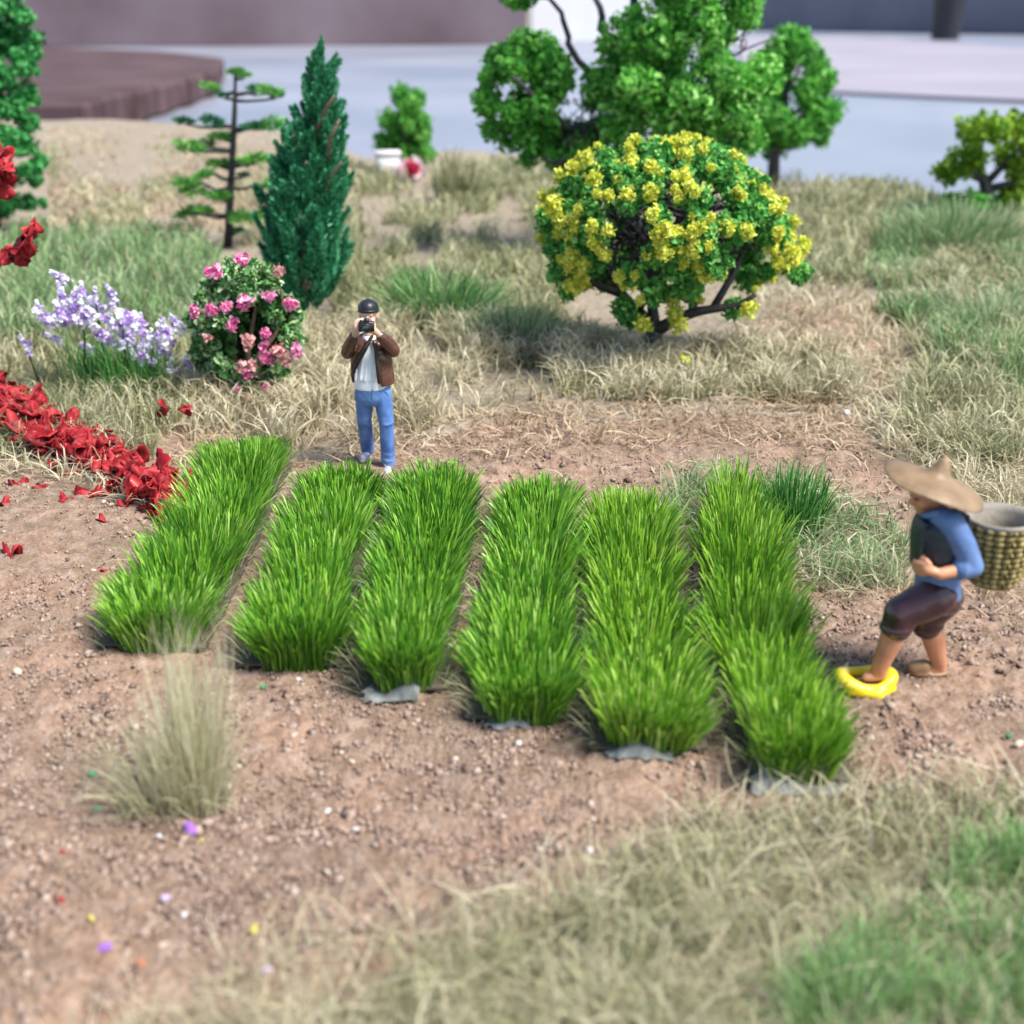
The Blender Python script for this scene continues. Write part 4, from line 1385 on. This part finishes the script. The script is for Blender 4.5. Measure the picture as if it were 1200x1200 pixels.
def hand(g, wrist, palm, fdir, thumb, curl, scale=1.0):
    """palm, four fingers of different length and a thumb; fdir finger direction, thumb side direction, curl direction"""
    wrist, palm = np.asarray(wrist), np.asarray(palm)
    f = np.asarray(fdir, float) / np.linalg.norm(fdir)
    th = np.asarray(thumb, float)
    th = th - f * np.dot(th, f)
    th /= np.linalg.norm(th)
    c = np.asarray(curl, float)
    c = c - f * np.dot(c, f)
    c /= np.linalg.norm(c)
    s = scale
    g.capsule(wrist, palm, .028 * s, .034 * s)
    for k, off in enumerate((.030, .010, -.010, -.030)):
        L = (.040, .046, .043, .034)[k] * s
        b = palm + f * .028 * s + th * off * s
        m = b + f * L * .8 + c * L * .35
        e = m + f * L * .35 + c * L * .75
        g.chain([palm + th * off * .8 * s, b, m, e], [.018 * s, .0125 * s, .0115 * s, .009 * s], 8)
    b = palm - f * .012 * s + th * .036 * s
    m = b + th * .024 * s + f * .026 * s + c * .012 * s
    g.chain([palm, b, m, m + f * .026 * s + c * .018 * s], [.02 * s, .015 * s, .0125 * s, .0095 * s], 8)


def head(g, c, face, up=(0, 0, 1), s=1.0):
    c, face, up = np.asarray(c), np.asarray(face, float), np.asarray(up, float)
    face /= np.linalg.norm(face)
    side = np.cross(face, up)
    side /= np.linalg.norm(side)
    up = np.cross(side, face)

    def q(f, l, u):
        return c + (face * f + side * l + up * u) * s
    yaw = math.atan2(face[1], face[0])
    g.ellipsoid(q(-.01, 0, .035), (.098 * s, .080 * s, .092 * s), (0, 0, yaw))
    g.ellipsoid(q(.015, 0, -.035), (.078 * s, .064 * s, .085 * s), (0, 0, yaw))
    g.ellipsoid(q(.055, 0, -.095), (.032 * s, .035 * s, .025 * s), (0, 0, yaw))      # chin
    g.capsule(q(.085, 0, .01), q(.112, 0, -.03), .012 * s, .019 * s)                   # nose
    g.capsule(q(.078, -.04, .022), q(.078, .04, .022), .016 * s, .016 * s)             # brow
    g.capsule(q(.080, -.02, -.062), q(.080, .02, -.062), .012 * s, .012 * s)           # lips
    for e in (-1, 1):
        g.ellipsoid(q(-.005, .082 * e, -.005), (.024 * s, .012 * s, .036 * s), (0, 0, yaw))
        g.ellipsoid(q(.055, .045 * e, -.035), (.03 * s, .025 * s, .03 * s), (0, 0, yaw))


# --- photographer
O = gp(437, 549)
Y0 = O[1]


def P_(px, py, dy=0.0):
    return at_y(px, py, Y0 + dy) - O


man = thing('person', O, 'man in black cap, brown leather jacket and jeans raising a camera to his face', 'person')
man.scale = (.90, .95, 1.0)
kx = np.linalg.norm(O - np.array([0, 0, H])) / FP
sL, sR = P_(411, 401), P_(457, 401)
eL, eR = P_(404, 413, -.10), P_(465, 411, -.10)
wL, wR = P_(415, 391, -.27), P_(444, 391, -.28)
hL, hR = P_(418, 385, -.31), P_(437, 386, -.33)
hipL, hipR = P_(426, 457), P_(449, 457)
knL, knR = P_(426, 491, .05), P_(455, 497, -.03)
anL, anR = P_(430, 524, .22), P_(457, 541, .0)
nk = P_(434, 393)
hd = P_(432, 369)
g = Geo()
head(g, hd, (0, -1, -.08), s=1.02)
g.capsule(hd - np.array([0, -.02, .07]), nk, .058, .065)
wst, chs = P_(437, 452), P_(434, 415)
g.loft([(wst, .14, .095), ((wst + chs) / 2, .14, .095), (chs, .155, .10), (P_(434, 402), .15, .085), (P_(434, 396), .07, .06)])
for s_, e_, w_ in ((sL, eL, wL), (sR, eR, wR)):
    g.chain([s_ + (nk - s_) * .2, e_, w_], [.05, .042, .03])
hand(g, wL, hL, (.25, -.15, 1), (1, 0, 0), (.6, .5, .1), 1.1)
hand(g, wR, hR, (-.9, -.1, .35), (0, .2, 1), (0, .9, 0), 1.1)
for a_, b_, c_ in ((hipL, knL, anL), (hipR, knR, anR)):
    g.chain([a_ + np.array([0, 0, .03]), b_, c_], [.075, .05, .036])
    g.capsule(c_, c_ + np.array([0, -.02, -.05]), .033, .026)
fused('body', g, M_skin_light, man, .009, 2)
# jeans
g = Geo()
g.loft([(P_(437, 474), .10, .09), (P_(437, 466), .165, .115), (P_(437, 457), .17, .12), (P_(437, 449), .165, .115)], 24)
for a_, b_, c_, w_ in ((hipL, knL, anL, 1), (hipR, knR, anR, 1)):
    g.chain([a_ + np.array([0, 0, -.02]), a_ * .5 + b_ * .5, b_, b_ * .45 + c_ * .55, c_ + np.array([0, .01, -.02])], [.098, .088, .076, .073, .072], 16)
    # folds at the hem and knee
    for q, rr_ in ((.72, .079), (.88, .080)):
        p = b_ * (1 - q) + c_ * q
        g.ellipsoid(p, (rr_, rr_, .014), (.25, .2, 0))
    g.ellipsoid(b_ + np.array([.01, -.015, .03]), (.075, .074, .018), (.3, 0, 0))
jeans = fused('jeans', g, M_jeans, man, .011, 3)
g = Geo()
for sx_, x0 in ((-1, 420), (1, 454)):
    g.chain([P_(x0, 459, -.085), P_(x0 + 4 * sx_, 464, -.06), P_(x0 + 6 * sx_, 468, -.02)], [.006, .007, .006], 6)
g.chain([P_(437, 457, -.122), P_(437, 466, -.118), P_(437, 473, -.095)], [.006, .007, .006], 6)
link('seam', g.mesh('seam', M_jeans), man)
# t-shirt
g = Geo()
g.loft([(P_(436, 455), .172, .122), (P_(436, 449), .172, .124), (P_(435, 435), .165, .122), (P_(434, 418), .168, .125), (P_(434, 404), .16, .105), (P_(434, 396), .085, .07), (P_(434, 392), .068, .066)], 28)
for i in range(5):
    x = 415 + i * 6
    g.capsule(P_(x + 4, 412 + i * 3, -.115), P_(x, 446, -.122), .006, .012, 8)
fused('t_shirt', g, M_tee, man, .009, 3)
# jacket: open shell with sleeves
g = Geo()


def shell(zs, inner, outer):
    V, Fq, n = [], [], 30
    for (c, rx, ry, a0, a1) in zs:
        aa = np.radians(np.linspace(a0, a1, n))
        V.append(np.stack([c[0] + (rx + outer) * np.cos(aa), c[1] + (ry + outer) * np.sin(aa), np.full(n, c[2])], 1))
        V.append(np.stack([c[0] + (rx + inner) * np.cos(aa), c[1] + (ry + inner) * np.sin(aa), np.full(n, c[2])], 1))
    V = np.vstack(V)
    m = len(zs)

    def I(i, side, k):
        return (2 * i + side) * n + k
    for i in range(m - 1):
        for k in range(n - 1):
            Fq.append([I(i, 0, k), I(i, 0, k + 1), I(i + 1, 0, k + 1), I(i + 1, 0, k)])
            Fq.append([I(i, 1, k), I(i + 1, 1, k), I(i + 1, 1, k + 1), I(i, 1, k + 1)])
        Fq.append([I(i, 0, 0), I(i + 1, 0, 0), I(i + 1, 1, 0), I(i, 1, 0)])
        Fq.append([I(i, 0, n - 1), I(i, 1, n - 1), I(i + 1, 1, n - 1), I(i + 1, 0, n - 1)])
    for k in range(n - 1):
        Fq.append([I(0, 0, k), I(0, 1, k), I(0, 1, k + 1), I(0, 0, k + 1)])
        Fq.append([I(m - 1, 0, k), I(m - 1, 0, k + 1), I(m - 1, 1, k + 1), I(m - 1, 1, k)])
    return V, np.array(Fq)


zs = [(P_(438, 449), .178, .125, -62, 178), (P_(437, 440), .182, .13, -62, 186), (P_(436, 430), .175, .128, -63, 205), (P_(435, 418), .172, .128, -66, 226), (P_(434, 408), .168, .122, -72, 246), (P_(434, 400), .15, .10, -78, 255), (P_(434, 395), .10, .075, -80, 258)]
V, Fq = shell(zs, .004, .036)
g.add(V, Fq)
for s_, e_, w_, sg in ((sL, eL, wL, -1), (sR, eR, wR, 1)):
    wc = e_ + (w_ - e_) * .80
    g.chain([s_ + np.array([-sg * .03, 0, .01]), s_ + np.array([0, -.01, -.01]), (s_ + e_) / 2, e_, (e_ + wc) / 2, wc], [.066, .072, .068, .062, .058, .050], 16)
    for q in (.3, .7):
        p = s_ * (1 - q) + e_ * q
        g.ellipsoid(p, (.074, .074, .014), (.7 * sg, .5, .2))
    for q in (.35, .65, .9):
        p = e_ * (1 - q) + wc * q
        d = wc - e_
        rot = Vector(d).to_track_quat('Z', 'Y').to_euler()
        g.ellipsoid(p, (.064 - .01 * q, .064 - .01 * q, .012), tuple(rot))
# collar
for x0, x1, dy in ((421, 430, -.07), (447, 440, -.07)):
    g.capsule(P_(x0, 396, -.02), P_(x1, 402, dy - .05), .022, .018)
g.capsule(P_(424, 394, .04), P_(445, 394, .04), .03, .03)
fused('jacket', g, M_leather, man, .010, 2)
# dark lining strips along the opening
g = Geo()
g.chain([P_(441, 404, -.155), P_(443, 422, -.165), P_(445, 436, -.168), P_(446, 448, -.165)], [.016, .02, .024, .02], 8)
link('lapel', g.mesh('lapel', M_lining), man)
g = Geo()
g.chain([P_(437, 394, -.13), P_(428, 408, -.17), P_(419, 422, -.16), P_(412, 437, -.09)], [.016, .024, .026, .018], 8)
link('lapel', g.mesh('lapel', M_lining), man)
# cap
g = Geo()
M4 = Matrix.Translation(Vector(hd + np.array([0, .010, .056]))) @ Euler((-.10, 0, 0)).to_matrix().to_4x4() @ Matrix.Diagonal((.94, 1.12, .74, 1))
g.lathe([(.098, -.035), (.104, -.02), (.105, 0), (.102, .03), (.09, .062), (.066, .088), (.035, .101), (.004, .106)], 28, M4)
g.lathe([(.098, -.04), (.108, -.04), (.110, -.022), (.106, -.010), (.1, -.012), (.098, -.04)], 28, M4)
for q in range(3):
    aa = q * math.pi / 3 + .26
    arc = []
    for b_ in np.linspace(.12, math.pi - .12, 12):
        v = M4 @ Vector((.1055 * math.cos(b_) * math.cos(aa), .1055 * math.cos(b_) * math.sin(aa), .108 * math.sin(b_)))
        arc.append(tuple(v))
    g.tube(arc, .0032, 5)
g.ellipsoid(tuple(M4 @ Vector((0, 0, .108))), (.012, .012, .006))
link('cap', g.mesh('cap', M_capm), man)
for s_, an, lab in ((-1, anL, None), (1, anR, None)):
    g = Geo()
    tw = np.array([-.25 if s_ < 0 else .02, -1, 0])
    tw /= np.linalg.norm(tw)
    b = an.copy()
    b[2] -= .055
    g.ellipsoid(b - tw * .01 + np.array([0, 0, .02]), (.048, .06, .045))
    g.ellipsoid(b + tw * .09, (.050, .085, .036), (0, 0, math.atan2(tw[1], tw[0]) + math.pi / 2))
    g.ellipsoid(b + tw * .05 - np.array([0, 0, .03]), (.055, .135, .018), (0, 0, math.atan2(tw[1], tw[0]) + math.pi / 2))
    fused('shoe', g, M_sneak, man, .009, 2)
# camera
cp = P_(430, 383, -.34) * np.array([.90, .95, 1]) + O
cm = thing('camera', cp, 'small black camera held up before the face of the man in the leather jacket', 'camera')
g = Geo()
g.box((0, 0, 0), (.135, .055, .085), None, .25)
g.box((0, .0, .05), (.05, .05, .035), None, .4)
g.lathe([(.012, .042), (.014, .05), (.012, .055), (.002, .056)], 12, Matrix.Translation((-.045, 0, 0)))
link('camera_body', g.mesh('camera_body', M_cam, smooth=False), cm)
g = Geo()
ML = Matrix.Translation((0, -.025, 0)) @ Euler((math.pi / 2, 0, 0)).to_matrix().to_4x4()
g.lathe([(.036, 0), (.038, .02), (.036, .035), (.04, .037), (.04, .062), (.034, .064), (.030, .058)], 24, ML)
link('lens_barrel', g.mesh('lens_barrel', M_cam), cm)
g = Geo()
g.lathe([(.031, .056), (.02, .060), (.002, .061)], 20, ML)
link('lens_glass', g.mesh('lens_glass', M_glass), cm)

# --- farmer
O = gp(1062, 801)
Y0 = O[1]
M_shirt = solid_mat('blue_shirt', (.13, .22, .42), (.07, .13, .29), 5, .5, .5, 8)
M_vest = solid_mat('dark_vest', (.010, .016, .028), (.018, .028, .036), 7, .45, .15, 12)
M_short = solid_mat('maroon_shorts', (.058, .022, .028), (.034, .014, .018), 7, .25, .3, 10, spec=.6)
M_hat = solid_mat('straw_hat', (.25, .165, .085), (.16, .10, .052), 5, .55, .6, 14)
M_yel = solid_mat('yellow_plastic', (.78, .60, .015), (.72, .54, .01), 6, .4, .12, 14)
M_clog = solid_mat('brown_clog', (.26, .15, .07), (.2, .11, .05), 8, .5)
M_sash = solid_mat('tan_sash', (.42, .26, .16), (.34, .2, .12), 8, .6)
fa = thing('person', O, 'farmer walking left in a wide straw hat, blue shirt and dark rolled shorts', 'person')
hd = P_(1087, 578)
nk = P_(1100, 596)
face = (-1, -.15, -.25)
sN, sF = P_(1114, 612, -.13), P_(1092, 610, .16)
eN, eF = P_(1139, 664, -.20), P_(1078, 655, .22)
wN, wF = P_(1101, 673, -.23), P_(1084, 664, -.02)
hN, hF = P_(1086, 667, -.215), P_(1079, 662, -.12)
hipN, hipF = P_(1096, 700, -.08), P_(1104, 702, .08)
knN, knF = P_(1050, 726, -.10), P_(1086, 728, .10)
anN, anF = P_(1030, 784, -.08), P_(1100, 776, .12)
g = Geo()
head(g, hd, face, s=1.0)
g.capsule(hd + np.array([.02, 0, -.06]), nk, .055, .06)
g.loft([(P_(1099, 690), .10, .13), (P_(1099, 660), .10, .13), (P_(1100, 625), .11, .14), (P_(1101, 607), .095, .13), (P_(1100, 598), .05, .06)])
g.chain([sN, eN, wN], [.05, .045, .036])
g.chain([sF, eF, wF], [.05, .045, .034])
hand(g, wN, hN, (-1, .35, .05), (0, -.2, 1), (.2, .9, -.1), 1.05)
hand(g, wF, hF, (-.6, -.8, .1), (0, .1, 1), (.6, -.2, -.2), 1.05)
for a_, b_, c_, tw in ((hipN, knN, anN, (-1, -.1, 0)), (hipF, knF, anF, (-1, .05, 0))):
    tw = np.array(tw, float)
    tw /= np.linalg.norm(tw)
    calf = b_ * .62 + c_ * .38 + np.array([.012, 0, 0])
    g.chain([a_, b_, calf, c_], [.085, .068, .073, .052], 14)
    heel = c_ + np.array([.015, 0, -.045])
    ft_ = .55 if c_ is anN else 1.0
    tw = tw * ft_
    g.capsule(c_, heel, .048, .040)
    g.capsule(heel, heel + tw * .16 + np.array([0, 0, -.005]), .040, .030)
    for q in range(5):
        lat = np.array([tw[1], -tw[0], 0]) * (q - 2) * .016
        g.capsule(heel + tw * .15 + lat, heel + tw * (.205 - .008 * abs(q - 1)) + lat - np.array([0, 0, .008]), .012, .009, 8)
fused('body', g, M_skin, fa, .009, 2)
for e in (-1, 1):
    g = Geo()
    f3 = np.array(face) / np.linalg.norm(face)
    sd3 = np.cross(f3, (0, 0, 1))
    g.ellipsoid(hd + f3 * .088 + sd3 * .036 * e + np.array([0, 0, .0]), (.010, .012, .007))
    link('eye', g.mesh('eye', M_cam), fa)
# blue shirt: torso and near sleeves
g = Geo()
g.loft([(P_(1099, 696), .135, .165), (P_(1099, 686), .135, .165), (P_(1099, 660), .125, .155), (P_(1100, 630), .13, .16), (P_(1102, 610), .115, .15), (P_(1101, 600), .07, .085), (P_(1100, 595), .06, .07)], 26)
eC = eN + (wN - eN) * .30
g.chain([sN + np.array([-.04, .04, .01]), sN, (sN + eN) / 2 + np.array([.01, -.01, 0]), eN, eC], [.072, .080, .074, .068, .066], 16)
g.ellipsoid(eN * .8 + sN * .2, (.078, .075, .02), (.2, -.5, 0))
g.ellipsoid(eN * .5 + sN * .5, (.080, .077, .02), (.2, -.6, 0))
g.ellipsoid(eC, (.03, .072, .072), (0, .2, 0))
g.chain([sF, eF, eF + (wF - eF) * .3], [.075, .068, .064], 14)
g.ellipsoid(P_(1099, 691), (.145, .172, .016), (0, .06, 0))
fused('shirt', g, M_shirt, fa, .010, 3)
# vest: open-sided dark waistcoat over the front
g = Geo()
zs = [(P_(1099, 664), .135, .165, 100, 318), (P_(1099, 645), .135, .165, 98, 316), (P_(1100, 628), .138, .165, 98, 302), (P_(1101, 614), .128, .158, 100, 282), (P_(1101, 605), .105, .13, 105, 265)]
zs = [(c, rx, ry, a0, a1) for c, rx, ry, a0, a1 in zs]
V, Fq = shell(zs, -.012, .026)
g.add(V, Fq)
g.capsule(P_(1078, 650, -.14), P_(1084, 615, -.13), .012, .014)
fused('vest', g, M_vest, fa, .010, 3)
# collar
g = Geo()
g.chain([P_(1110, 598, -.06), P_(1098, 601, -.11), P_(1086, 604, -.09), P_(1082, 604, .0)], [.022, .024, .022, .02], 10)
fused('collar', g, M_shirt, fa, .008, 2)
# shorts
g = Geo()
g.loft([(P_(1099, 712), .11, .12), (P_(1099, 704), .14, .165), (P_(1099, 696), .14, .165), (P_(1099, 689), .125, .155)], 24)
for a_, kn_, hem in ((hipN, P_(1056, 718, -.10), P_(1051, 734, -.10)), (hipF, P_(1087, 720, .09), P_(1086, 732, .10))):
    g.chain([a_ + np.array([0, 0, .01]), (a_ + kn_) / 2, kn_, hem], [.130, .118, .104, .096], 18)
    g.ellipsoid(hem, (.108, .108, .040), (0, -.12, 0), 22)
    g.ellipsoid((a_ + kn_) / 2, (.122, .122, .02), (.1, .9, 0))
fused('shorts', g, M_short, fa, .011, 3)
# straw hat
g = Geo()
hc = P_(1095, 567)
M4 = Matrix.Translation(Vector(hc)) @ Euler((.02, math.radians(17), 0)).to_matrix().to_4x4()
HS = .93
pr = [(.002, .185), (.018, .180), (.034, .158), (.048, .122), (.064, .086), (.09, .060), (.15, .044), (.22, .030), (.28, .010), (.318, -.012), (.325, -.022), (.316, -.026), (.27, -.008), (.21, .012), (.15, .026), (.10, .045), (.085, .062), (.04, .11), (.002, .13)]
g.lathe([(r * HS, z * .95) for r, z in pr], 48, M4)
V0 = g.V[0]
ang = np.arctan2(V0[:, 1] - hc[1], V0[:, 0] - hc[0])
rad = np.linalg.norm(V0[:, :2] - hc[:2], axis=1)
V0[:, 2] += .018 * np.sin(ang * 3 + .6) * (rad / .32) ** 2 + .012 * np.sin(ang * 2 + 2) * (rad / .32) ** 2
link('straw_hat', g.mesh('straw_hat', M_hat), fa)
# shoes
g = Geo()
c = P_(1012, 798, -.06)
n = 26
ring = []
for i in range(n + 1):
    a = 2 * math.pi * i / n
    ring.append(c + np.array([.155 * math.cos(a) + .01, .095 * math.sin(a), .018 + .016 * math.cos(a * 2) + .012 * math.sin(a)]))
for i in range(n):
    r0 = .040 + .010 * math.sin(4 * math.pi * i / n + 1)
    g.capsule(ring[i], ring[i + 1], r0, r0, 10)
g.loft([(c + np.array([.01, 0, -.045]), .16, .08), (c + np.array([.01, 0, -.025]), .165, .085), (c + np.array([.01, 0, -.015]), .15, .07)], 20)
g.capsule(c + np.array([-.10, -.085, -.02]), c + np.array([.06, -.115, -.03]), .034, .042)
g.capsule(c + np.array([.08, -.10, -.02]), c + np.array([.15, -.05, -.02]), .036, .042)
sh = fused('shoe', g, M_yel, fa, .009, 2)
sh['label'] = 'oversized bright yellow open shoe'
g = Geo()
g.loft([(c + np.array([0, 0, -.012]), .13, .075), (c + np.array([0, 0, .004]), .125, .07)], 20)
link('insole', g.mesh('insole', M_clog), fa)
g = Geo()
c = anF + np.array([-.06, .0, -.055])
g.loft([(c + np.array([0, 0, -.03]), .13, .055), (c + np.array([0, 0, -.015]), .14, .062), (c + np.array([0, 0, .0]), .13, .055)], 20)
g.capsule(c + np.array([-.10, 0, .012]), c + np.array([-.03, 0, .022]), .044, .052)
sh = fused('shoe', g, M_clog, fa, .009, 2)
sh['label'] = 'flat brown shoe'

# --- basket on his back
M_wick = solid_mat('wicker', (.34, .27, .10), (.22, .165, .05), 14, .6, .2, 30)
M_wick_d = solid_mat('wicker_stakes', (.22, .16, .06), (.15, .11, .04), 14, .6)
M_rim = solid_mat('grey_rim', (.30, .27, .21), (.17, .155, .135), 5, .7, .3, 20)
bt, bb = P_(1173, 607, .02), P_(1163, 679, .02)
bk = thing('back_basket', bb + O, 'woven wicker basket carried on the back of the farmer', 'basket')
axis = Vector(bt - bb)
Hb = axis.length
MB_ = axis.to_track_quat('Z', 'Y').to_matrix().to_4x4()
rt, rb = .198, .13


def brad(z):
    q = z / Hb
    return rb + (rt - rb) * q + .012 * math.sin(math.pi * q)


ns = 20
rows_ = 11
for j in range(rows_):
    z = Hb * (j + .5) / rows_
    r = brad(z)
    pts = []
    for i in range(ns * 6 + 1):
        a = 2 * math.pi * i / (ns * 6)
        w = .014 * math.cos(a * ns + (.9 if j % 2 else 0))
        pts.append(((r + w) * math.cos(a), (r + w) * math.sin(a), z))
    g = Geo()
    g.tube(pts, .0165, 6, cap=False)
    V = np.array(g.V[0]) @ np.array(MB_.to_3x3()).T
    link('weave_strand', mesh('weave_strand', V, g.F, M_wick, smooth=True), bk)
for i in range(ns):
    a = 2 * math.pi * (i) / ns
    pts = [(brad(z) * math.cos(a), brad(z) * math.sin(a), z) for z in np.linspace(0, Hb, 6)]
    g = Geo()
    g.tube(pts, .009, 6)
    V = np.array(g.V[0]) @ np.array(MB_.to_3x3()).T
    link('stake', mesh('stake', V, g.F, M_wick_d, smooth=True), bk)
g = Geo()
g.lathe([(rb * .1, .01), (rb * .9, .008), (rb * 1.02, .0), (rb * .98, -.018), (.004, -.018)], 30, MB_)
link('base', g.mesh('base', M_wick_d), bk)
g = Geo()
g.lathe([(rt + .004, Hb - .012), (rt + .016, Hb - .005), (rt + .016, Hb + .012), (rt + .006, Hb + .022), (rt - .010, Hb + .016), (rt - .03, Hb - .01), (rt - .05, Hb * .8), (rb * 1.05, Hb * .45)], 40, MB_)
link('rim', g.mesh('rim', M_rim), bk)
g = Geo()
q = np.array(bb)
g.chain([P_(1140, 640, -.12) - q, P_(1134, 605, -.13) - q, P_(1118, 598, -.12) - q, P_(1104, 604, -.13) - q], [.012, .012, .012, .012], 8)
link('shoulder_strap', g.mesh('shoulder_strap', M_lining), bk)
